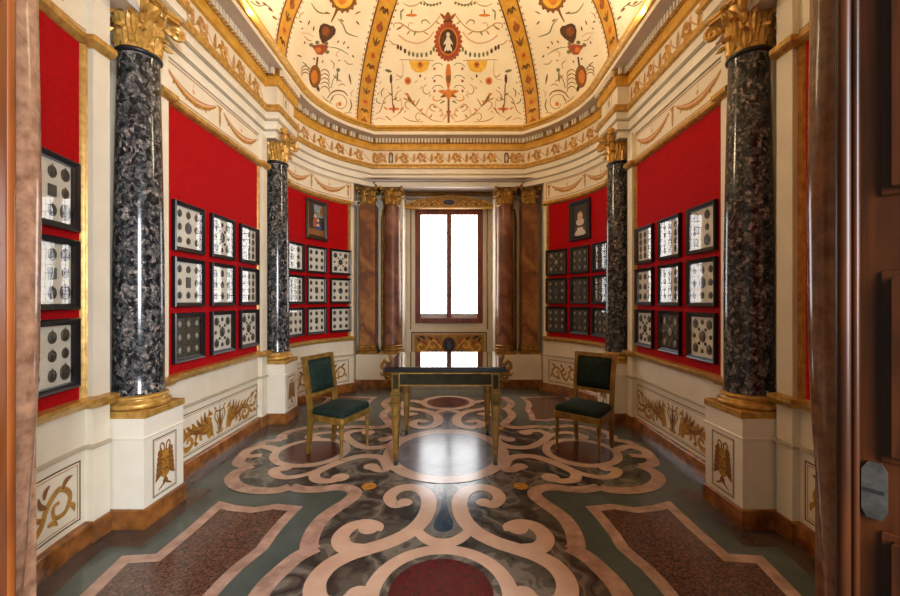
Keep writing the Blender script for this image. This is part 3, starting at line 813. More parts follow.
def side_segment(pt):
    pt.fn = pt.base
    S = pt.stroke; E = pt.ell; LF = pt.leaf
    thin = lambda w: (lambda t: w*(.45+.55*sin(PI*t)))
    # sun-edged disc, its stem, the heart-shaped vase, the flower cluster, the amphora
    E(343.5, -4, 13.5, 15.5, 'p_brown', 2, 26)
    for i in range(9):
        a = .1+PI*i/8; E(343.5+13.5*cos(a), -4+15.5*sin(a), 1.5, 2, 'p_brown', 2, 8)
    E(343, -4, 10.5, 12.5, 'p_yellow', 3, 22); E(342, -3, 5, 8, 'p_orange', 4, 16)
    S([(337,9),(334.5,15),(331,22)], lambda t: 3-2*t, 'p_brown')
    heart = [(322.5,44),(319.5,38),(318.6,31),(320,25.5),(323.5,23.2),(327,24),(330,25.5),(333.5,26),(335.8,29.5),(335,34),(331,38.5),(326,42)]
    pt.poly(heart, 'p_dark', 2); E(325.5, 31.5, 4, 4.8, 'p_brown', 3); E(325.8, 31.5, 1.8, 2.5, 'p_red', 4)
    pt.poly([(322,44),(310.5,45.5),(314,49.5),(317,54.5),(322,55),(326,51),(328.5,46)], 'p_red', 2); E(318, 50, 3, 2.6, 'p_orange', 3)
    for x, y in ((311,45),(327,52),(317,42.5),(326,43.5)): E(x, y, 2.2, 2, 'p_green', 3, 10)
    E(314.8, 76.5, 6, 11.5, 'p_brown', 2); E(314, 77, 3.2, 7, 'p_orange', 3); S([(317.6,57),(316.5,66)], 1.8, 'p_dark', smooth=False); LF(317, 86, 319, 92, 3, 'p_dark', 3)
    for i in range(5):
        y = 71+i*4.2; S([(320,y+1),(324,y-1.5),(328,y+.5),(329.5,y+5)], thin(1), 'p_brown')
        if i < 3: S([(310,y-2-i),(306,y-5-i),(302.5,y-4-i),(301,y-1-i)], thin(1), 'p_brown')
    S([(311,3),(315,9),(319,12.3),(325,13.4),(330,13)], thin(1.3), 'p_green'); LF(325, 12, 330, 14, 1.6, 'p_brown')
    S([(337.8,18.5),(343,25),(346,32),(351,35),(358,37)], thin(1.4), 'p_green'); LF(340, 19, 344, 22, 1.6, 'p_green')
    for x, y, X, Y in ((308,25,309.5,20),(313,31,314,26),(299,21,302,22.5),(301,29,303,28),(304,44,305,41),(337,43,339,40.5),(343,44.5,345,41),(347,48.5,349,46.5),(352,55,354,58),(338,61,340,60),(355,14,361,11),(356,21,359.5,25),(297,55,302,57),(313,58,315,60),(322,63,323,60)): LF(x, y, X, Y, 1.4, 'p_dark' if (x+y) % 3 > 1 else 'p_brown', 2)
    S([(328,47),(336,48),(343,51),(349,55)], thin(.9), 'p_green'); S([(301,33),(308,33.5),(314,37)], thin(.9), 'p_pink')
    S([(327,98.5),(332,92.5),(338,90.5),(344,92),(347.5,96)], thin(1.5), 'p_brown'); S(spiral(339.5, 103.5, 10, 3, -2.4, .9), .8, 'p_tan', smooth=False)
    E(339.5, 104, 2, 2.2, 'p_orange', 2); S([(350,99),(351.5,106),(349,112)], thin(1.3), 'p_green'); S([(333,75),(337,79),(341,81.5)], thin(1.2), 'p_brown'); LF(337, 82, 337.5, 70, 1.8, 'p_green')
    LF(349, 74, 351, 85, 1.8, 'p_brown'); S([(331,88),(333,80),(336,75)], .8, 'p_green'); E(338, 70, 2, 2, 'p_green', 2, 8)
    for L, c in (([(304,36),(308,40),(312,41)],'p_tan'),([(330,60),(334,64),(333,69)],'p_tan'),([(344,60),(348,64),(353,64)],'p_tan'),([(340,50),(336,54),(338,57)],'p_pink'),
        ([(346,86),(342,84),(338,86)],'p_tan'),([(322,96),(326,100),(332,104)],'p_tan'),([(354,90),(351,93),(352,97)],'p_pink'),([(302,62),(306,65),(309,70)],'p_green'),([(348,8),(352,4),(357,4)],'p_brown'),([(304,12),(300,15),(299,19)],'p_tan')):
        S(L, thin(1.1), c)
    S([(352,113),(346,113),(341,116)], thin(.9), 'p_tan'); LF(330, 102, 334, 95, 1.4, 'p_green')
for fnn in (dome_fn, dome_fnm):
    pt = Paint(mb, fnn, 3.5); pt.base = fnn
    back_segment(pt); side_segment(pt)
    # glimpsed part beyond the second rib
    for x, y in ((262,2),(268,8),(272,16),(255,1)): pt.leaf(x, y, x+5, y+4, 2, 'p_brown', 2)
    pt.stroke([(250,1),(258,6),(266,5),(272,10)], 1, 'p_green', 1)
struct(mb.build('ceiling', smooth=0, recalc=False), 'cream dome painted with grotesque ornament and ochre ribs', 'ceiling')
bpy.data.objects['ceiling'].data.polygons.foreach_set('use_smooth', [True]*len(bpy.data.objects['ceiling'].data.polygons))

# ------------------------------------------------------------------ back bay with the window
WY = 7.10
mb = MB()
zt = 3.24
# window wall with an opening, the deeper niche and its reveals
wx0, wx1, wz0, wz1 = -.55, .55, 1.01, 2.92
for q in ((-.8, 0, wx0, zt), (wx1, 0, .8, zt), (wx0, 0, wx1, wz0), (wx0, wz1, wx1, zt)):
    mb.face([(q[0], WY, q[1]), (q[2], WY, q[1]), (q[2], WY, q[3]), (q[0], WY, q[3])], 'cream')
for (xa, ya, xb, yb) in ((wx0, WY, wx0, WY+.22), (wx1, WY, wx1, WY+.22)): mb.face([(xa, ya, wz0), (xb, yb, wz0), (xb, yb, wz1), (xa, ya, wz1)], 'cream')
mb.face([(wx0, WY, wz0), (wx1, WY, wz0), (wx1, WY+.22, wz0), (wx0, WY+.22, wz0)], 'cream'); mb.face([(wx0, WY, wz1), (wx1, WY, wz1), (wx1, WY+.22, wz1), (wx0, WY+.22, wz1)], 'cream')
for s in (-1, 1):
    mb.face([(s*.76, WY, 0), (s*.76, 6.62, 0), (s*.76, 6.62, zt), (s*.76, WY, zt)], 'cream')
    mb.face([(s*.76, 6.62, 0), (s*1.55, 6.62, 0), (s*1.55, 6.62, zt), (s*.76, 6.62, zt)], 'cream')
mb.face([(-1.6, 6.1, zt), (1.6, 6.1, zt), (1.6, 7.25, zt), (-1.6, 7.25, zt)], 'soffit_paint')
WB = struct(mb.build('wall_back', smooth=0), 'cream back wall of the window bay', 'wall')
mb = MB()
for s in (-1, 1):
    mb.box(s*.68-.012, WY-.03, .85, s*.68+.012, WY+.01, 2.99, 'gold_dull')
    mb.tube([(s*.79, 6.6, .55), (s*.79, 6.6, 2.5), (s*.83, 6.6, 2.72), (s*.95, 6.6, 2.84), (s*1.08, 6.6, 2.86), (s*1.1, 6.6, 2.7), (s*1.1, 6.6, .55)], .022, 'gold_dull', 8)
mb.box(-.76, 6.92, 3.19, .76, 7.09, 3.235, 'gold_dull', bev=.01); mb.box(-.76, 6.97, 3.15, .76, 7.09, 3.19, 'grey_paint', bev=.01)
mb.build('niche_moulding', WB)
# curved lintel board
mb = MB()
N = 20
top = [(-.76+1.52*i/N, 3.02+.15*(1-(2*i/N-1)**2)) for i in range(N+1)]
mb.prism([(-.76, 2.95)]+top+[(.76, 2.95)], 6.86, 6.96, 'ochre_dark', 'y')
pt = Paint(mb, lambda u, v, l: (u, 6.86-.001*l, v), .2)
pt.stroke([(x*.985, z-.012) for x, z in top], .022, 'gold', 1, smooth=False); pt.stroke([(-.77, 2.962), (.77, 2.962)], .02, 'gold', 1, smooth=False)
pt.mir = [lambda p: p, lambda p: (-p[0], p[1])]
for i in range(3):
    x = .16+.17*i; pt.stroke([(x,3.0),(x+.05,3.06),(x+.11,3.06),(x+.12,3.02),(x+.08,3.01)], .018, 'p_yellow', 2); pt.leaf(x+.02, 3.04, x+.07, 3.1, .025, 'p_red', 3); pt.leaf(x+.1, 3.03, x+.16, 2.99, .025, 'p_dark', 3)
pt.mir = None
pt.ell(0, 3.045, .12, .058, 'gold', 3, 24); pt.ell(0, 3.045, .1, .046, 'p_navy', 4, 24); pt.ell(-.015, 3.05, .04, .02, 'medal_blue', 5, 14)
mb.build('painted_lintel', WB)
# painted panel below the window
mb = MB()
mb.box(-.67, WY-.03, .33, .67, WY+.01, .805, 'grey_paint')
pt = Paint(mb, lambda u, v, l: (u, WY-.03-.001*l, v), .2)
pt.poly([(-.62, .39), (.62, .39), (.62, .755), (-.62, .755)], 'ochre_dark', 1)
pt.frame(-.67, .33, .67, .805, .018, 'p_dark', 1); pt.frame(-.63, .37, .63, .77, .02, 'gold', 2)
pt.fn = lambda u, v, l: (u, WY-.03-.001*l, v-.03)
pt.mir = [lambda p: p, lambda p: (-p[0], p[1])]
pt.stroke([(.14,.55),(.2,.64),(.28,.69),(.35,.65),(.33,.57),(.27,.56),(.26,.61)], .03, 'p_yellow', 2); pt.stroke([(.35,.62),(.42,.52),(.5,.5),(.55,.56),(.52,.62),(.47,.6)], .028, 'p_yellow', 2)
for x, y, X, Y, c in ((.18,.62,.26,.74,'p_red'),(.3,.68,.38,.75,'p_dark'),(.42,.7,.54,.76,'p_navy'),(.4,.6,.5,.68,'p_red'),(.2,.5,.3,.45,'p_green'),(.42,.5,.36,.44,'p_dark'),(.14,.7,.2,.76,'p_green'),(.52,.66,.58,.74,'p_dark')): pt.leaf(x, y, X, Y, .045, c, 3, .15)
pt.mir = None
pt.ell(0, .61, .115, .135, 'p_dark', 4, 28); pt.ell(0, .61, .09, .108, 'p_navy', 5, 28); pt.ell(0, .645, .024, .03, 'medal_blue', 6, 14); pt.leaf(0, .63, 0, .53, .08, 'medal_blue', 6)
mb.build('painted_panel', WB)
# pedestal wall carrying the alabaster columns
for s in (-1, 1):
    mb = MB()
    x0, x1 = sorted((s*.72, s*1.46))
    mb.box(x0, 6.28, 0, x1, 6.63, .515, 'cream')
    mb.box(x0-.012, 6.265, .0, x1+.012, 6.63, .12, 'base_marble')
    struct(mb.build('trim_6' if s < 0 else 'trim_7', smooth=0), 'low cream pedestal wall under the %s pair of alabaster supports' % ('left' if s < 0 else 'right'), 'pedestal')
mb = MB(); mb.box(-.75, 7.06, 0, .75, 7.1, .12, 'base_marble'); struct(mb.build('baseboard_back', smooth=0), 'brown marble skirting below the window', 'skirting')

# window
WN = bpy.data.objects.new('window_1', None); COL.objects.link(WN); WN.location = (0, WY, wz0)
struct(WN, 'tall brown framed window with two bright white blinds', 'window')
def wl(mb): return mb
mb = MB()
def fb(x0, z0, x1, z1, y0, y1, mat='window_wood', bev=.006): mb.box(x0, y0, z0-wz0, x1, y1, z1-wz0, mat, bev=bev)
for s in (-1, 1): fb(min(s*.597, s*.50), .96, max(s*.597, s*.50), 2.968, -.05, .04)
fb(-.499, 2.875, .499, 2.968, -.05, .04); fb(-.499, .96, .499, 1.05, -.05, .04)
fb(-.042, 1.051, .042, 2.874, -.035, .03)
mb.build('window_frame', WN)
for s in (-1, 1):
    mb = MB()
    x0, x1 = sorted((s*.042, s*.50))
    fb(x0+.001, 1.13, x1-.001, 2.874, .0, .012, 'window_blind', 0); b = mb.build('blind', WN, smooth=0)
    mb = MB(); fb(x0+.001, 1.051, x1-.001, 1.13, -.004, .014, 'blind_hem', .002); mb.build('blind_hem', b)

# ------------------------------------------------------------------ columns
def acanthus(mb, a, r0, z0, h, w, curl, mat, r1=None, thick=.008):
    """leaf standing on the bell at angle a, curling outwards at its tip"""
    ca, sa = cos(a), sin(a); n = 9; m = 6; rows = []
    r1 = r1 or r0+.01
    for i in range(n+1):
        t = i/n
        if t < .72:
            q = t/.72; rr = r0+(r1-r0)*q+.012*sin(PI*q)*0; zz = z0+h*q*.95
        else:
            q = (t-.72)/.28*PI*.95; rr = r1+curl*(1-cos(q))*.5+.004; zz = z0+h*.95+curl*.45*sin(q)-curl*.35*(1-cos(q))*.5
        ww = w*(.62+.5*sin(PI*min(1, t*1.15)))*(1 if t < .8 else 1-.75*(t-.8)/.2)
        ww *= 1+.13*cos(t*26)
        row = []
        for j in range(m+1):
            u = (j/m-.5)*2
            bow = -.25*w*u*u+.006*cos(u*9)
            rad = rr+bow+.004; tan = ww*u/2
            row.append((ca*rad-sa*tan, sa*rad+ca*tan, zz))
        rows.append(row)
    mb.grid(rows, mat)
    rows2 = [[(p[0]-ca*thick, p[1]-sa*thick, p[2]-.001) for p in r] for r in rows]
    mb.grid([r[::-1] for r in rows2], mat)
    edge1 = [r[0] for r in rows]+[rows[-1][j] for j in range(1, m+1)]+[r[-1] for r in rows[::-1]][1:]
    edge2 = [r[0] for r in rows2]+[rows2[-1][j] for j in range(1, m+1)]+[r[-1] for r in rows2[::-1]][1:]
    mb.grid([edge1, edge2], mat)
def capital(parent, z0, H, rn, ab, mat='gold', half=None):
    """bell with two rows of leaves, corner volutes and a hollow-sided abacus"""
    mb = MB()
    k = H/.34
    mb.lathe([(rn*.98, z0), (rn*1.0, z0+.05*k), (rn*1.02, z0+.16*k), (rn*1.12, z0+.24*k), (rn*1.35, z0+.285*k), (rn*1.36, z0+.295*k)], mat, n=28)
    for i in range(8): acanthus(mb, 2*PI*i/8, rn*1.02, z0+.005, .105*k, .085*k, .05*k, mat, rn*1.12)
    for i in range(8): acanthus(mb, 2*PI*(i+.5)/8, rn*1.02, z0+.07*k, .13*k, .085*k, .055*k, mat, rn*1.18)
    for q in range(4):
        d = PI/4+PI/2*q; dx, dy = cos(d), sin(d)
        # volute stalk ending in a spiral at each corner
        R = ab*1.28
        pts = [(dx*rn*1.1, dy*rn*1.1, z0+.16*k), (dx*(rn*1.15), dy*rn*1.15, z0+.21*k), (dx*(rn*1.15+R)*.5, dy*(rn*1.15+R)*.5, z0+.265*k)]
        pts2 = [(dx*(R+.042*k*(1-i/22)*cos(PI/2-i*.5)-.01), dy*(R+.042*k*(1-i/22)*cos(PI/2-i*.5)-.01), z0+.235*k+.042*k*(1-i/22)*sin(PI/2-i*.5)) for i in range(18)]
        mb.tube(pts+pts2, lambda t: (.014+.006*sin(PI*t))*k, mat, 8)
        for sg in (-1, 1):
            e = d+sg*PI/4*.82
            c = (cos(e)*(ab*.93), sin(e)*(ab*.93))
            mb.tube([(cos(e-sg*.3)*rn*1.15, sin(e-sg*.3)*rn*1.15, z0+.19*k), (cos(e-sg*.1)*rn*1.35, sin(e-sg*.1)*rn*1.35, z0+.255*k), (cos(e)*rn*1.45, sin(e)*rn*1.45, z0+.275*k), (cos(e+sg*.07)*rn*1.4, sin(e+sg*.07)*rn*1.4, z0+.25*k)], .009*k, mat, 6)
    c = mb.build('capital', parent)
    mb = MB()
    poly = []
    for q in range(4):
        d = PI/4+PI/2*q
        for sg in (-1, 1): poly.append((cos(d)*ab*1.38-sin(d)*sg*.022, sin(d)*ab*1.38+cos(d)*sg*.022))
        d2 = d+PI/4
        for t in (-.5, 0, .5):
            r = ab*(.94 if t == 0 else .99); e = d2+t*.75
            poly.append((cos(e)*r, sin(e)*r))
    for za, zb, sc in ((z0+.293*k, z0+.315*k, .95), (z0+.315*k, z0+.34*k, 1.0)):
        mb.prism([(x*sc, y*sc) for x, y in poly], za, zb, mat, 'z')
    mb.build('abacus', c)
    for q in range(4):
        mb = MB(); d = PI/2*q; R = ab*.96
        for p in range(5):
            a = 2*PI*p/5; cxx, cz = .016*k*cos(a), .016*k*sin(a)
            o = Vector((cos(d)*(R+.006), sin(d)*(R+.006), z0+.304*k)); t = Vector((-sin(d), cos(d), 0))
            ctr = o+t*cxx+Vector((0, 0, cz))
            mb.tube([ctr-Vector((cos(d), sin(d), 0))*.006, ctr+Vector((cos(d), sin(d), 0))*.012], [.012*k, .007*k], mat, 8)
        mb.build('rosette', c)
    return c
def column_base(parent, z0, z1, r, pl, mat='gold'):
    h = z1-z0
    mb = MB()
    zp = z0+h*.34
    mb.box(-pl, -pl, z0, pl, pl, zp, mat, bev=.004)
    prof = [(pl*.93, zp)]
    for i in range(9):
        a = -PI/2+PI*i/8; prof.append((pl*.9+h*.13*cos(a), zp+h*.15+h*.15*sin(a)))
    prof += [(r*1.12, zp+h*.36), (r*1.1, zp+h*.44)]
    for i in range(7):
        a = -PI/2+PI*i/6; prof.append((r*1.12+h*.06*cos(a), zp+h*.53+h*.08*sin(a)))
    prof += [(r*1.03, z1), (0, z1)]
    mb.lathe(prof, mat, n=40)
    return mb.build('base', parent)
def shaft(parent, z0, z1, r0, r1, mat, astragal='black_metal'):
    mb = MB()
    H = z1-z0
    prof = [(r0*1.04, z0), (r0*1.04, z0+.015), (r0, z0+.03)]
    for i in range(1, 17):
        t = i/16; prof.append((r0+(r1-r0)*max(0, (t-.3)/.7)**1.4, z0+.03+(H-.06)*t))
    prof += [(r1*1.03, z1-.02), (r1*1.03, z1)]
    mb.lathe(prof, mat, n=48)
    s = mb.build('shaft', parent)
    mb = MB()
    mb.lathe([(r1, z1-.03)]+[(r1*1.02+.014*cos(a), z1-.012+.014*sin(a)) for a in [-PI/2+PI*i/6 for i in range(7)]]+[(r1, z1+.004)], astragal, n=40)
    mb.build('astragal', s)
    return s
def mask_panel(mb, w, h, fn):
    pt = Paint(mb, fn)
    pt.frame(-w/2, 0, w/2, h, .007, 'p_dark', 1); pt.frame(-w/2+.012, .012, w/2-.012, h-.012, .003, 'p_gold', 1)
    k = h/.4; y = h*.5
    pt.mir = [lambda p: p, lambda p: (-p[0], p[1])]
    pt.poly([(0,y-.11*k),(.04*k,y-.08*k),(.062*k,y-.02*k),(.07*k,y+.05*k),(.055*k,y+.09*k),(0,y+.1*k)], 'p_gold', 2)
    for a in range(6):
        pt.leaf(.03*k, y+(-.05+.03*a)*k, (.095-.004*a)*k, y+(-.1+.035*a)*k, .035*k, 'p_brown', 3, .1)
    pt.stroke([(.01*k,y+.09*k),(.012*k,y+.13*k),(.035*k,y+.15*k),(.05*k,y+.125*k),(.035*k,y+.11*k)], .012*k, 'p_brown', 2)
    pt.ell(.022*k, y+.03*k, .012*k, .007*k, 'p_dark', 4, 10); pt.leaf(.0, y-.035*k, .03*k, y-.04*k, .012*k, 'p_dark', 4); pt.leaf(0, y+.03*k, 0, y-.02*k, .014*k, 'p_brown', 4)
    pt.leaf(.0, y-.1*k, .02*k, y-.15*k, .03*k, 'p_brown', 3); pt.leaf(0, y-.13*k, .07*k, y-.17*k, .014*k, 'p_brown', 3)
    pt.mir = None
def dark_column(x, y, label):
    t = thing('marble_column', label, 'column', (x, y, 0), 0, 'dark marble columns along the side walls')
    s = -1 if x < 0 else 1
    # pedestal, its brown foot and the painted mask; it is bonded to the wall behind
    mb = MB()
    xb, xf = (-.20, .165) if s < 0 else (-.165, .20)
    mb.box(xb, -.175, .12, xf, .175, .66, 'white_paint', bev=.003)
    e = .012
    xs = (xb, xf+e) if s < 0 else (xb-e, xf)
    p = mb.build('pedestal', t, smooth=0)
    mb = MB(); mb.box(xs[0], -.175-e, 0, xs[1], .175+e, .12, 'base_marble', bev=.004); mb.build('plinth', t, smooth=0)
    mb = MB(); xs2 = (xb, xf+.008) if s < 0 else (xb-.008, xf)
    mb.box(xs2[0], -.183, .535, xs2[1], .183, .55, 'white_paint', bev=.004); mb.build('moulding', p, smooth=0)
    mb = MB()
    mask_panel(mb, .21, .36, (lambda u, v, l: (xf+.001*l, u, .15+v)) if s < 0 else (lambda u, v, l: (xb-.001*l, -u, .15+v)))
    mb.build('painted_mask', p, smooth=0, recalc=False)
    column_base(t, .66, .785, .134, .175, 'gold')
    shaft(t, .785, 2.93, .134, .110, 'breccia')
    capital(t, 2.93, .335, .108, .165)
    return t
AX = 1.95
dark_column(-AX, CN, 'dark grey flecked marble column on white pedestal, near left beside the doorway')
dark_column(AX, CN, 'dark grey flecked marble column on white pedestal, near right beside the doorway')
dark_column(-AX, CF, 'dark marble column with gilt capital behind the left green chair')
dark_column(AX, CF, 'dark marble column with gilt capital behind the right green chair')
def alabaster_column(x, label):
    t = thing('alabaster_column', label, 'column', (x, 6.43, .515), 0, 'round alabaster columns beside the window')
    column_base(t, 0, .145, .135, .16, 'gold_dull'); shaft(t, .145, 2.38, .133, .122, 'alabaster_red', 'gold_dull'); capital(t, 2.38, .345, .118, .165, 'gold_dull')
alabaster_column(-.905, 'round reddish brown alabaster column left of the window')
alabaster_column(.905, 'round reddish brown alabaster column right of the window')
def alabaster_pilaster(s, label):
    t = thing('alabaster_pilaster', label, 'pilaster', (s*1.285, 6.40, .513), 0, 'flat alabaster pilasters at the ends of the window bay')
    mb = MB(); z = 0
    mb.box(-.155, -.115, 0, .155, .21, .05, 'gold_dull', bev=.004); mb.box(-.145, -.105, .05, .145, .21, .09, 'gold_dull', bev=.015); mb.box(-.132, -.095, .09, .132, .21, .145, 'gold_dull', bev=.012)
    mb.build('base', t)
    mb = MB(); mb.box(-.122, -.085, .145, .122, .21, 2.38, 'alabaster', bev=.006); mb.build('shaft', t)
    capital(t, 2.38, .345, .105, .155, 'gold_dull')
alabaster_pilaster(-1, 'flat orange brown alabaster pilaster under gilt capital, at the left end of the window bay')
alabaster_pilaster(1, 'flat orange brown alabaster pilaster under gilt capital, at the right end of the window bay')

# ------------------------------------------------------------------ doorway
def jamb(s, name, label, c):
    mb = MB()
    ks = [(0, .02), (.55, .026), (.78, .036), (.95, .046), (1.13, .056), (1.27, .060), (1.57, .063), (1.97, .058), (2.4, .056), (2.9, .056)]
    mt = 'jamb_marble' if s < 0 else 'jamb_marble_dark'
    mb.lathe([(r, z) for z, r in ks], mt, c[0], c[1], 32)
    x0, x1 = sorted((c[0]+s*.025, c[0]+s*.14))
    mb.box(x0, c[1]+.0, 0, x1, c[1]+.1, 2.9, mt)
    struct(mb.build(name), label, 'door jamb')
jamb(-1, 'trim_4', 'rounded pink marble jamb on the left of the doorway', (-.828, .771))
jamb(1, 'trim_5', 'rounded brown marble jamb on the right of the doorway', (.874, .833))
# wall around the doorway (behind and beside the viewer)
mb = MB()
yd = .90
for s in (-1, 1):
    x0, x1 = sorted((s*1.0, s*1.5)); mb.box(x0, .80, 0, x1, yd, 3.24, 'cream')
mb.box(-1.45, .80, 2.9, 1.45, yd, 3.24, 'cream')
struct(mb.build('wall_front', smooth=0), 'cream wall around the doorway', 'wall')
# door leaves folded back towards the viewer
def door_leaf(name, s, hinge, ang, mat, label, lock):
    t = bpy.data.objects.new(name, None); COL.objects.link(t); struct(t, label, 'door')
    t.location = (hinge[0], hinge[1], 0); t.rotation_euler = (0, 0, ang)
    mb = MB()   # local x runs along the leaf away from the hinge, -y faces the opening
    mb.box(.0, .0, .01, .62, .045, 2.85, mat, bev=.004)
    mb.build('leaf', t)
    mb = MB()
    for x in (.0, ):
        for dx, r in ((.006, .011), (.0205, .006)):
            mb.tube([(dx, -.004, .01), (dx, -.004, 2.85)], r, mat, 12)
    mb.build('edge_moulding', t)
    for z0, z1 in ((.12, .98), (1.095, 1.42), (1.545, 2.75)):
        mb = MB(); x0, x1 = .052, .57
        for k, (a, d) in enumerate(((0, .004), (.012, .014), (.022, .006), (.034, .0105))):
            mb.box(x0+a, -d, z0+a, x1-a, .001, z1-a, mat, bev=.003)
        mb.build('raised_panel', t)
    if lock:
        mb = MB()
        c = (.0435, 1.045); w, h = .0155, .048
        poly = [(c[0]-w, c[1]-h*.7), (c[0]-w*.6, c[1]-h), (c[0]+w*.6, c[1]-h), (c[0]+w, c[1]-h*.7), (c[0]+w, c[1]+h*.7), (c[0]+w*.5, c[1]+h), (c[0]-w*.5, c[1]+h), (c[0]-w, c[1]+h*.7)]
        mb.prism(poly, -.007, .0, 'silver_plate', 'y')
        lp_ = mb.build('lock_plate', t)
        mb = MB(); mb.box(c[0]-.012, -.0085, c[1]-.004, c[0]+.012, -.0065, c[1]+.002, 'black_metal'); mb.build('keyhole', lp_)
    return t
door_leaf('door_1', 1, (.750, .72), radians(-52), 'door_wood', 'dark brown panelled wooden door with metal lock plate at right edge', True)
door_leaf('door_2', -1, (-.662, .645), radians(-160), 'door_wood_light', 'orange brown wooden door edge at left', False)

# ------------------------------------------------------------------ framed trays of medals
MED = {}
def medal_mesh(kind):
    if kind in MED: return MED[kind]
    mb = MB()
    face = {'d': 'medal_dark', 'b': 'medal_blue', 's': 'medal_silver', 'q': 'medal_dark'}[kind]
    rim = {'d': 'medal_rim', 'b': 'medal_rim', 's': 'medal_rim', 'q': 'medal_rim'}[kind]
    n = 20
    if kind == 'q':
        mb.box(-1, -.3, -1, 1, 0, 1, rim, bev=.1); mb.box(-.78, -.4, -.78, .78, -.29, .78, face, bev=.08)
    else:
        prof = [(1, 0), (1, -.26), (.94, -.36), (.84, -.36), (.8, -.2)]
        rows = [[(r*cos(2*PI*j/n), d, r*sin(2*PI*j/n)) for j in range(n)] for r, d in prof]
        mb.grid(rows, rim, closed_u=True)
        prof = [(.8, -.2), (.55, -.42), (.25, -.5), (.02, -.52)]
        rows = [[(r*cos(2*PI*j/n), d, r*sin(2*PI*j/n)) for j in range(n)] for r, d in prof]
        mb.grid(rows, face, closed_u=True); mb.face(rows[-1], face)
        mb.tube([(0, -.2, 1.0), (0, -.2, 1.22)], .12, rim, 6)
    o = mb.build('medallion')
    MED[kind] = o.data; bpy.data.objects.remove(o)
    return MED[kind]
FW, FH, FT = .355, .375, .036
def tray_base(mat_name):
    out = {}
    mb = MB()
    w, h, b = FW/2, FH/2, .034
    prof = [(0, 0), (0, -FT*.8), (.006, -FT), (.02, -FT*.8), (b-.005, -FT*.55), (b, -FT*.5), (b, -.004)]
    rows = [[(-w+o, d, -h+o), (w-o, d, -h+o), (w-o, d, h-o), (-w+o, d, h-o)] for o, d in prof]
    mb.grid(rows, 'black_wood', closed_u=True); mb.face(rows[0], 'black_wood')
    o = mb.build('frame', smooth=20); out['frame'] = o.data; bpy.data.objects.remove(o)
    mb = MB(); mb.box(-w+b-.002, -.006, -h+b-.002, w-b+.002, -.001, h-b+.002, mat_name)
    o = mb.build('mat_board', smooth=0); out['mat_board'] = o.data; bpy.data.objects.remove(o)
    mb = MB(); mb.face([(-w+b-.002, -.021, -h+b-.002), (w-b+.002, -.021, -h+b-.002), (w-b+.002, -.021, h-b+.002), (-w+b-.002, -.021, h-b+.002)], 'glass_pane')
    o = mb.build('glass_pane', smooth=0, recalc=False); out['glass_pane'] = o.data; bpy.data.objects.remove(o)
    return out
TR = {k: tray_base(k) for k in ('mat_cream', 'mat_dark')}
g3 = [(-.1, .1), (0, .1), (.1, .1), (-.1, 0), (.1, 0), (-.1, -.1), (0, -.1), (.1, -.1)]
def layout(v):
    r = random.Random(v*31+5); L = []
    kind = v % 7
    if kind == 0:     # eight small ones round a big oval
        L = [(x, z, .019+.005*r.random(), .024+.005*r.random(), 'd') for x, z in g3]+[(0, 0, .036, .044, 'b' if v == 0 else 'd')]
    elif kind == 1:   # round a rectangular plaque
        L = [(x, z, .019+.004*r.random(), .023+.005*r.random(), 'd') for x, z in g3]+[(0, 0, .026, .042, 'q')]
    elif kind == 2:   # three by three
        L = [(x, z, .024, .029, 'd') for x, z in g3+[(0, 0)]]
    elif kind == 3:   # quincunx
        L = [(sx*.085, sz*.095, .03, .036, 'd') for sx in (-1, 1) for sz in (-1, 1)]+[(0, 0, .036, .044, 'd')]+[(sx*.04, sz*.055, .011, .013, 'd') for sx in (-1, 1) for sz in (-1, 1)]+[(0, .112, .014, .018, 'd'), (0, -.112, .014, .018, 'd'), (-.1, 0, .014, .017, 'd'), (.1, 0, .014, .017, 'd')]
    elif kind == 4:   # three columns of tall ovals
        L = [(x, z, .021, .028+.004*r.random(), 'd') for x in (-.09, 0, .09) for z in (-.105, -.035, .035, .105)]
    elif kind == 6:   # big ones in uneven columns
        L = [(-.095, .1, .024, .03, 'd'), (-.095, 0, .026, .03, 'd'), (-.095, -.1, .024, .03, 'd'), (.012, .095, .026, .032, 'd'), (.012, .0, .026, .03, 'q' if v < 14 else 'd'), (.012, -.1, .026, .032, 'd'),
             (.1, .1, .028, .033, 'd'), (.1, .005, .022, .027, 'd'), (.1, -.095, .034, .041, 'd')]
    else:             # two columns of big ones
        L = [(-.075, .095, .028, .034, 'd'), (.06, .1, .03, .036, 'd'), (-.075, 0, .032, .038, 'q' if r.random() < .5 else 'd'), (.06, .005, .021, .026, 'd'), (-.075, -.1, .026, .034, 'd'), (.06, -.095, .036, .042, 'd')]
    return L
def tray(p, nrm, label, v, dark=False, grp=None):
    th = atan2(nrm[0], -nrm[1])
    t = thing('medal_frame', label, 'framed medals', p, th, grp)
    tr = TR['mat_dark' if dark else 'mat_cream']
    def part(nm):
        o = bpy.data.objects.new(nm, tr[nm]); COL.objects.link(o); o.parent = t; return o
    part('frame'); mbd = part('mat_board'); part('glass_pane')
    for (x, z, rx, rz, k) in layout(v):
        if dark and k == 'd': k = 's'
        o = bpy.data.objects.new('medallion', medal_mesh(k)); COL.objects.link(o); o.parent = t
        o.location = (x, -.006, z); o.scale = (rx, .02, rz)
    return t
ZR = (1.925, 1.505, 1.085)
RN = ('top', 'middle', 'bottom')
GAP = .0105
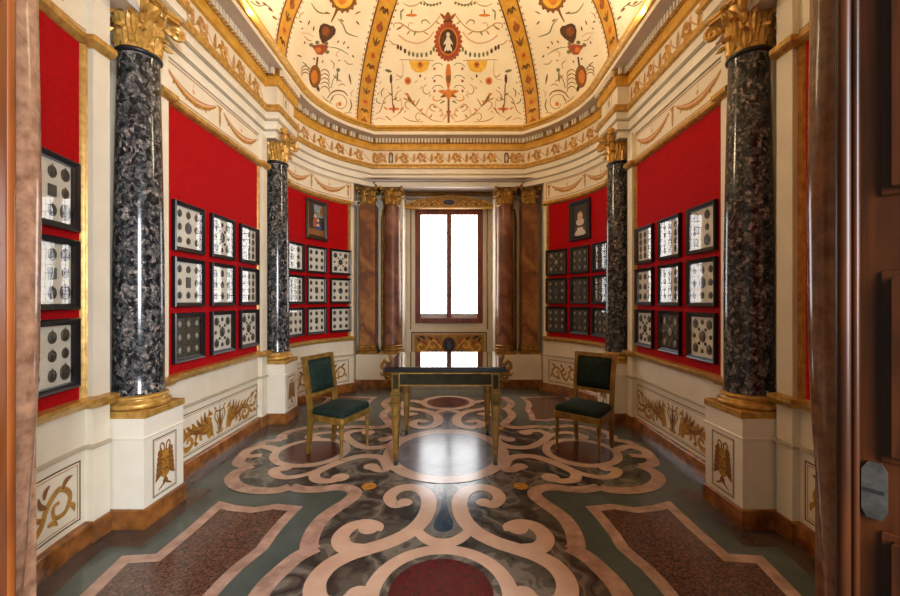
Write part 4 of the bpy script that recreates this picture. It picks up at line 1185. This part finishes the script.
for sgn, side in ((-1, 'left'), (1, 'right')):
    for ci, (d, cn) in enumerate(((3.115, 'nearest the viewer'), (3.575, 'in the centre'), (4.04, 'farthest from the viewer'))):
        for ri in range(3):
            if sgn < 0: v = [[0, 3, 4], [1, 2, 4], [2, 3, 3]][ri][ci]; dk = (ri == 2 and ci == 0)
            else: v = [[5, 4, 4], [0, 4, 2], [3, 3, 3]][ri][ci]; dk = (ri == 2 and ci == 1)
            lab = '%s tray of medals, straight %s wall, %s row, %s' % ('dark' if dk else 'cream', side, RN[ri], cn)
            tray((sgn*(WX-GAP), d, ZR[ri]), (-sgn, 0), lab, v, dk, 'framed medals on the %s wall between the dark columns' % side)
# curved bays
def arc_s_for_x(px):
    lo, hi = 0, ARC_L
    for _ in range(40):
        m_ = (lo+hi)/2; x, y = arc_pt(m_)
        if CX+F*(x-CAMX)/y < px: lo = m_
        else: hi = m_
    return (lo+hi)/2
S2 = arc_s_for_x(315.5); S3 = arc_s_for_x(339.8); S1 = S2-(S3-S2)*.98
colname = ('half hidden by the dark column', 'under the portrait', 'nearest the window')
for sgn, side in ((-1, 'left'), (1, 'right')):
    for ci, s in enumerate((S1, S2, S3)):
        x, y = arc_pt(s, .012); nx, ny = arc_n(s)
        for ri in range(3):
            dk = sgn > 0
            v = [[5, 2, 3], [4, 1, 0], [2, 1, 2]][ri][ci]
            pic = ('gilt-bordered painting' if sgn < 0 else 'portrait')
            cn = ('half hidden by the dark column', 'under the small painting' if sgn < 0 else 'under the portrait', 'nearest the window')[ci]
            lab = '%s tray of medals, %s curved bay, %s row, %s' % ('dark' if dk else 'cream', side, RN[ri], cn)
            tray((-sgn*-x if sgn < 0 else -x, y, ZR[ri]) if sgn > 0 else (x, y, ZR[ri]), (-sgn*nx if sgn > 0 else nx, ny), lab, v, dk, 'framed medals in the %s curved bay' % side)
# near left bay, beside the doorway
s = .165+FW/2
x, y = arc_pt(s, .012); nx, ny = arc_n(s)
for ri in range(3):
    tray((x, 2*MID-y, ZR[ri]), (nx, -ny), 'cream tray of medals beside the left doorway jamb, %s of three' % RN[ri], 6+7*ri, False, 'framed medals beside the doorway')

# two small pictures
def picture(p, nrm, label, which):
    th = atan2(nrm[0], -nrm[1])
    t = thing('framed_painting', label, 'painting', p, th)
    w, h, b = .20, .275, .062
    mb = MB()
    prof = [(0, 0), (0, -.03), (.008, -.04), (.03, -.034), (b-.016, -.02), (b-.012, -.026), (b, -.018), (b, -.004)]
    rows = [[(-w+o, d, -h+o), (w-o, d, -h+o), (w-o, d, h-o), (-w+o, d, h-o)] for o, d in prof]
    fm = 'black_wood' if which == 'r' else 'brown_wood_frame'
    mb.grid(rows, lambda i, j: ('gold_dull' if (i == 4 and which == 'l') else fm), closed_u=True); mb.face(rows[0], fm)
    mb.build('frame', t, smooth=20)
    mb = MB(); w2, h2 = w-b+.002, h-b+.002
    mb.box(-w2, -.008, -h2, w2, -.001, h2, 'p_ground')
    pt = Paint(mb, lambda u, v, l: (u, -.008-.0006*l, v), .1)
    if which == 'l':
        pt.poly([(-w2, .02), (w2, .05), (w2, h2), (-w2, h2)], 'p_skyblue', 1); pt.poly([(-w2, -.02), (-.03, .05), (-.05, h2), (-w2, h2)], 'p_ground', 2); pt.poly([(.06, .1), (w2, .06), (w2, h2), (.09, h2)], 'p_brown', 2)
        pt.ell(-.02, .055, .024, .03, 'p_flesh', 5); pt.poly([(-.06,-.1),(-.065,-.01),(-.03,.03),(.0,.03),(.03,-.02),(.05,-.1)], 'p_red', 3)
        pt.poly([(0,-.13),(-.005,-.04),(.03,-.01),(.075,-.05),(.09,-.14)], 'p_robe', 4); pt.ell(.03, .0, .02, .024, 'p_flesh', 5); pt.stroke([(.0,-.08),(.03,-.06),(.05,-.08)], .026, 'p_flesh', 5); pt.poly([(-w2,-h2),(w2,-h2),(w2,-.13),(-w2,-.12)], 'p_brown', 3)
        pt.stroke([(-.045,.04),(-.03,.09),(.0,.09),(.008,.05)], .02, 'p_dark', 4)
    else:
        pt.poly([(-.12,-h2),(-.11,-.12),(-.05,-.06),(.05,-.06),(.11,-.12),(.12,-h2)], 'p_dark', 1); pt.poly([(-.07,-h2),(-.05,-.1),(.05,-.1),(.07,-h2)], 'p_ruff', 2)
        pt.ell(0, -.025, .075, .05, 'p_ruff', 3, 24); pt.ell(0, .045, .048, .062, 'p_flesh', 5, 22); pt.ell(0, .08, .056, .05, 'p_brown', 4, 22)
        for sx in (-1, 1): pt.ell(sx*.018, .05, .008, .004, 'p_dark', 6, 10); pt.stroke([(sx*.09,-.2),(sx*.06,-.15),(sx*.0,-.14)], .03, 'p_ruff', 3)
        pt.leaf(-.012, .012, .012, .012, .008, 'p_red', 6); pt.leaf(0, .05, 0, .026, .008, 'p_tan', 6)
    mb.build('canvas', t, smooth=0)
SP = S2-.005
x, y = arc_pt(SP, .012); nx, ny = arc_n(SP)
picture((x, y, 2.475), (nx, ny), 'small framed painting of figures in red and blue, high on the left curved bay', 'l')
picture((-x, y, 2.475), (-nx, ny), 'small portrait of a person in pale ruff, black frame, high on the right curved bay', 'r')

# ------------------------------------------------------------------ security camera
s = ARC_L-.03; x, y = arc_pt(s, 0); nx, ny = arc_n(s)
t = thing('security_camera', 'small white security camera high beside the left alabaster pilaster', 'camera', (x, y, 2.80), atan2(nx, -ny))
mb = MB(); mb.box(-.03, -.03, .0, .03, .001, .05, 'white_plastic', bev=.005); mb.tube([(0, -.03, .025), (.0, -.06, .02)], .012, 'white_plastic'); mb.build('bracket', t)
mb = MB(); mb.box(-.035, -.2, -.03, .035, -.05, .03, 'white_plastic', bev=.01); mb.build('body', t)
mb = MB(); mb.tube([(0, -.199, -.002), (0, -.215, -.004)], .022, 'black_metal', 14); mb.build('lens', t)

# ------------------------------------------------------------------ table
def make_table():
    t = thing('console_table', 'square gilt table with glossy black top in the middle of the room', 'table', (0, 3.70, 0))
    hw, hd = .495, .46; zt = .828
    mb = MB(); mb.box(-hw, -hd, zt-.008, hw, hd, zt, 'table_black', bev=.001); mb.box(-hw, -hd, zt-.042, hw, hd, zt-.0081, 'black_wood', bev=.004); mb.build('table_top', t, smooth=0)
    mb = MB(); mb.box(-hw+.02, -hd+.02, zt-.052, hw-.02, hd-.02, zt-.041, 'gilt_wood', bev=.004); mb.build('top_moulding', t, smooth=0)
    a, d, z1, z0 = .445, .42, zt-.053, .665
    mb = MB()
    mb.box(-a+.055, -d, z0, a-.055, -d+.025, z1, 'apron_olive'); mb.box(-a+.055, d-.025, z0, a-.055, d, z1, 'apron_olive')
    mb.box(-a, -d+.055, z0, -a+.025, d-.055, z1, 'apron_olive'); mb.box(a-.025, -d+.055, z0, a, d-.055, z1, 'apron_olive')
    ap = mb.build('apron', t, smooth=0)
    mb = MB()
    for y in (-d-.004, d+.004):
        for q in ((-a+.06, z0+.001, a-.06, z0+.01), (-a+.06, z1-.01, a-.06, z1-.001), (-a+.06, z0+.0101, -a+.069, z1-.0101), (a-.069, z0+.0101, a-.06, z1-.0101)):
            mb.box(q[0], y-.004, q[1], q[2], y+.004, q[3], 'gold_dull')
    for x in (-a-.004, a+.004):
        for q in ((-d+.06, z0+.001, d-.06, z0+.01), (-d+.06, z1-.01, d-.06, z1-.001)): mb.box(x-.004, q[0], q[1], x+.004, q[2], q[3], 'gold')
    mb.build('gilt_border', ap, smooth=0)
    for sx in (-1, 1):
        for sy in (-1, 1):
            mb = MB(); cx, cy = sx*(a-.034), sy*(d-.034)
            def sq(w, z): return [(cx-w, cy-w, z), (cx+w, cy-w, z), (cx+w, cy+w, z), (cx-w, cy+w, z)]
            rows = [sq(w, z) for w, z in ((.010, 0), (.017, .012), (.014, .04), (.018, .06), (.036, .52), (.043, .53), (.043, .545), (.036, .555), (.036, .585), (.044, .592), (.044, .605), (.034, .615), (.034, z1))]
            mb.grid(rows, lambda i, j: 'black_metal' if i < 2 else 'gilt_wood', closed_u=True); mb.face(rows[0][::-1], 'black_metal'); mb.face(rows[-1], 'gilt_wood')
            lg = mb.build('leg', t, smooth=20)
            mb = MB()
            for k, (dx, dy) in enumerate(((0, -1), (1, 0), (0, 1), (-1, 0))):
                def P(u, z, e, dx=dx, dy=dy):
                    w = .018+.018*(z-.06)/.46; r = w+e
                    return (cx+dx*r-dy*u*w, cy+dy*r+dx*u*w, z)
                mb.face([P(-.55, .10, .0008), P(.55, .10, .0008), P(.55, .5, .0008), P(-.55, .5, .0008)], 'gold_dull')
                mb.face([(cx+dx*.0348-dy*u, cy+dy*.0348+dx*u, z) for u, z in ((-.02, .64), (.02, .64), (.02, z1-.02), (-.02, z1-.02))], 'apron_olive')
            mb.build('leg_panel', lg, smooth=0, recalc=False)
    # carved gilt handles on either side
    for sx in (-1, 1):
        mb = MB(); bx, by = sx*(a+.005), .05
        for k in range(3):
            z = .66+k*.055; r = .03+.006*k
            pts = [(bx, by, z-.02)]+[(bx+sx*(.10+.012*k)+sx*r*(1-i/14)*cos(-2.2+i*.5), by, z+r*(1-i/14)*sin(-2.2+i*.5)) for i in range(12)]
            mb.tube(pts, lambda t: .016-.007*t, 'gold_dull', 8)
        for k in range(5):
            an = -.9+k*.45; L = .16
            pts = [(bx, by, .72), (bx+sx*L*.55*cos(an), by-.01, .72+L*.55*sin(an)), (bx+sx*L*cos(an+.15), by-.02, .72+L*sin(an+.15)), (bx+sx*(L+.012)*cos(an+.3), by-.012, .715+(L)*sin(an+.3))]
            mb.tube(pts, [.02, .022, .014, .006], 'gold_dull', 8)
        mb.tube([(bx-sx*.02, by, .67), (bx-sx*.02, by, .78)], .022, 'gold_dull', 8)
        mb.build('carved_handle', t)
    return t
make_table()

# ------------------------------------------------------------------ chairs
def rounded_rect(w0, w1, d0, d1, r, n=4):
    """trapezoid front half-width w0 at y=d0, back half-width w1 at y=d1, rounded corners"""
    C = [(-w0, d0), (w0, d0), (w1, d1), (-w1, d1)]; out = []
    for i, c in enumerate(C):
        p, q = C[i-1], C[(i+1) % 4]
        a = Vector((p[0]-c[0], p[1]-c[1])).normalized()*r; b = Vector((q[0]-c[0], q[1]-c[1])).normalized()*r
        for k in range(n+1):
            t = k/n; out.append((c[0]+a.x*(1-t)**2+b.x*t*t, c[1]+a.y*(1-t)**2+b.y*t*t))
    return out
def make_chair(label, loc, rz):
    t = thing('side_chair', label, 'chair', loc, rz, 'gilt chairs with green upholstery')
    sh = .365   # top of the seat rail
    # seat rails
    mb = MB()
    o_ = rounded_rect(.22, .19, -.20, .185, .03); i_ = rounded_rect(.19, .16, -.17, .155, .02)
    mb.grid([[(x, y, sh-.055) for x, y in o_], [(x, y, sh-.004) for x, y in o_], [(x*.985, y*.985, sh) for x, y in o_], [(x, y, sh) for x, y in i_], [(x, y, sh-.055) for x, y in i_], [(x, y, sh-.055) for x, y in o_]], 'gilt_chair', closed_u=True)
    mb.build('seat_rail', t)
    # upholstered seat
    mb = MB()
    rows = []
    for z, e in ((sh-.01, -.012), (sh+.004, .0), (sh+.028, .003), (sh+.05, -.004), (sh+.064, -.03), (sh+.073, -.075), (sh+.078, -.13)):
        rows.append([(x, y, z) for x, y in rounded_rect(.21+e, .18+e, -.195-e, .16+e, .035)])
    mb.grid(rows, 'green_velvet', closed_u=True); mb.face(rows[0][::-1], 'green_velvet'); mb.face(rows[-1], 'green_velvet')
    mb.build('seat_cushion', t, smooth=70)
    # back: two raking posts that run down into sabre legs
    def bp(z):   # y of the back at height z
        if z < sh: q = (sh-z)/sh; return .175+.03*q*q
        q = (z-sh)/.52; return .175+.04*q+.035*q*q
    for s in (-1, 1):
        mb = MB(); zs = [0, .06, .14, .22, .30, sh-.056]
        rows = []
        for z in zs:
            k = z/sh; w = .013+.009*k; cx = s*(.172-.0*z); cy = bp(z)
            rows.append([(cx-w, cy-w*1.1, z), (cx+w, cy-w*1.1, z), (cx+w, cy+w*1.1, z), (cx-w, cy+w*1.1, z)])
        mb.grid(rows, 'gilt_chair', closed_u=True); mb.face(rows[0][::-1], 'gilt_chair'); mb.face(rows[-1], 'gilt_chair')
        mb.build('leg', t, smooth=30)
        # turned, fluted front leg
        mb = MB(); cx, cy = s*.192, -.172
        prof = [(.009, 0), (.012, .008), (.0125, .02), (.0095, .03), (.010, .04), (.019, .25), (.021, .262), (.015, .27), (.015, .278), (.022, .286), (.022, .296), (.019, .30), (.021, .309)]
        mb.lathe(prof, 'gilt_chair', cx, cy, 20); mb.box(cx-.022, cy-.022, .309, cx+.022, cy+.022, sh-.056, 'gilt_chair')
        lg = mb.build('leg', t)
    mb = MB()
    zs = [sh-.055+i*(.545-.0)/10 for i in range(11)]
    for s in (-1, 1):
        rows = []
        for z in zs:
            w = .017; cx = s*(.174+.012*max(0, z-sh)); cy = bp(z)
            rows.append([(cx-w, cy-.02, z), (cx+w, cy-.02, z), (cx+w, cy+.02, z), (cx-w, cy+.02, z)])
        mb.grid(rows, 'gilt_chair', closed_u=True); mb.face(rows[0][::-1], 'gilt_chair'); mb.face(rows[-1], 'gilt_chair')
    ztop = zs[-1]
    def bar(z0, z1, hw, f=.02, b=.02, n=6):
        rows = []
        for j in range(n+1):
            x = -hw+2*hw*j/n; yy0, yy1 = bp(z0), bp(z1)
            rows.append([(x, yy0-f, z0), (x, yy0+b, z0), (x, yy1+b, z1), (x, yy1-f, z1)])
        mb.grid(rows, 'gilt_chair', closed_u=True); mb.face(rows[0][::-1], 'gilt_chair'); mb.face(rows[-1], 'gilt_chair')
    bar(ztop-.026, ztop+.006, .2, .022, .022); bar(sh+.14, sh+.172, .16)
    mb.build('back_frame', t, smooth=30)
    mb = MB()
    za, zb = sh+.17, ztop-.025; hw = .16
    rows = []
    nn = 8
    for i in range(nn+1):
        row = []
        for j in range(nn+1):
            u, v = j/nn, i/nn; z = za+(zb-za)*v
            pad = .034*min(1, 5*u, 5*(1-u))**.5*min(1, 5*v, 5*(1-v))**.5
            row.append((-hw+2*hw*u, bp(z)-.006-pad, z))
        rows.append(row)
    mb.grid(rows, 'green_velvet')
    rb = [[(-hw+2*hw*j/nn, bp(za+(zb-za)*i/nn)+.017, za+(zb-za)*i/nn) for j in range(nn+1)] for i in range(nn+1)]
    mb.grid([r[::-1] for r in rb], 'green_velvet')
    for f_ in (lambda i: (rows[0][i], rb[0][i]), lambda i: (rows[nn][i], rb[nn][i]), lambda i: (rows[i][0], rb[i][0]), lambda i: (rows[i][nn], rb[i][nn])):
        mb.grid([[f_(i)[0] for i in range(nn+1)], [f_(i)[1] for i in range(nn+1)]], 'green_velvet')
    mb.build('back_cushion', t, smooth=70)
    return t
def face_dir(fx, fy): return atan2(fx, -fy)      # local -y is the front
make_chair('gilt side chair with green seat and back, left of the table, facing it', (-.975, 3.64, 0), face_dir(.93, -.37))
make_chair('gilt side chair with green seat and back, right of the table, turned to the viewer', (1.27, 3.66, 0), face_dir(-.66, -.75))

# ------------------------------------------------------------------ light
def area(name, loc, tgt, sx, sy, power, col, spread=None):
    l = bpy.data.lights.new(name, 'AREA'); l.shape = 'RECTANGLE'; l.size = sx; l.size_y = sy; l.energy = power; l.color = col
    o = bpy.data.objects.new(name, l); COL.objects.link(o); o.location = loc
    d = Vector(tgt)-Vector(loc); o.rotation_euler = d.to_track_quat('-Z', 'Y').to_euler()
    if spread: l.spread = spread
    return o
WARM = (1.0, .80, .52)
# strip lamps lying on top of the cornice, lighting the dome
area('cove_lamp', (0, 6.15, 4.03), (0, 4.4, 5.4), 2.0, .06, 88, WARM)
area('cove_lamp', (0, .97, 4.03), (0, 2.7, 5.4), 2.0, .06, 88, WARM)
area('cove_lamp', (-1.86, MID, 4.03), (-.3, MID, 5.4), .06, 2.6, 88, WARM)
area('cove_lamp', (1.86, MID, 4.03), (.3, MID, 5.4), .06, 2.6, 88, WARM)
# daylight from the next room behind the viewer, through the doorway
area('next_room_daylight', (1.25, -1.3, 1.9), (-1.7, 2.8, .9), 1.0, 1.7, 260, (.88, .94, 1.0))
w = bpy.data.worlds.new('World'); SC.world = w; w.use_nodes = True
bg = w.node_tree.nodes['Background']; bg.inputs[0].default_value = (1.0, .9, .78, 1); bg.inputs[1].default_value = .35

# ------------------------------------------------------------------ camera
cd = bpy.data.cameras.new('Camera'); co = bpy.data.objects.new('Camera', cd); COL.objects.link(co)
co.location = (CAMX, 0, EYE); co.rotation_euler = (PI/2, 0, 0)
cd.sensor_width = 36; cd.lens = F/900*36; cd.shift_x = -2/900; cd.shift_y = 2/900; cd.clip_start = .02
SC.camera = co
vs = SC.view_settings
SC.display_settings.display_device = 'sRGB'
vs.view_transform = 'Standard'; vs.look = 'None'; vs.gamma = 1; vs.exposure = 0; vs.use_curve_mapping = False
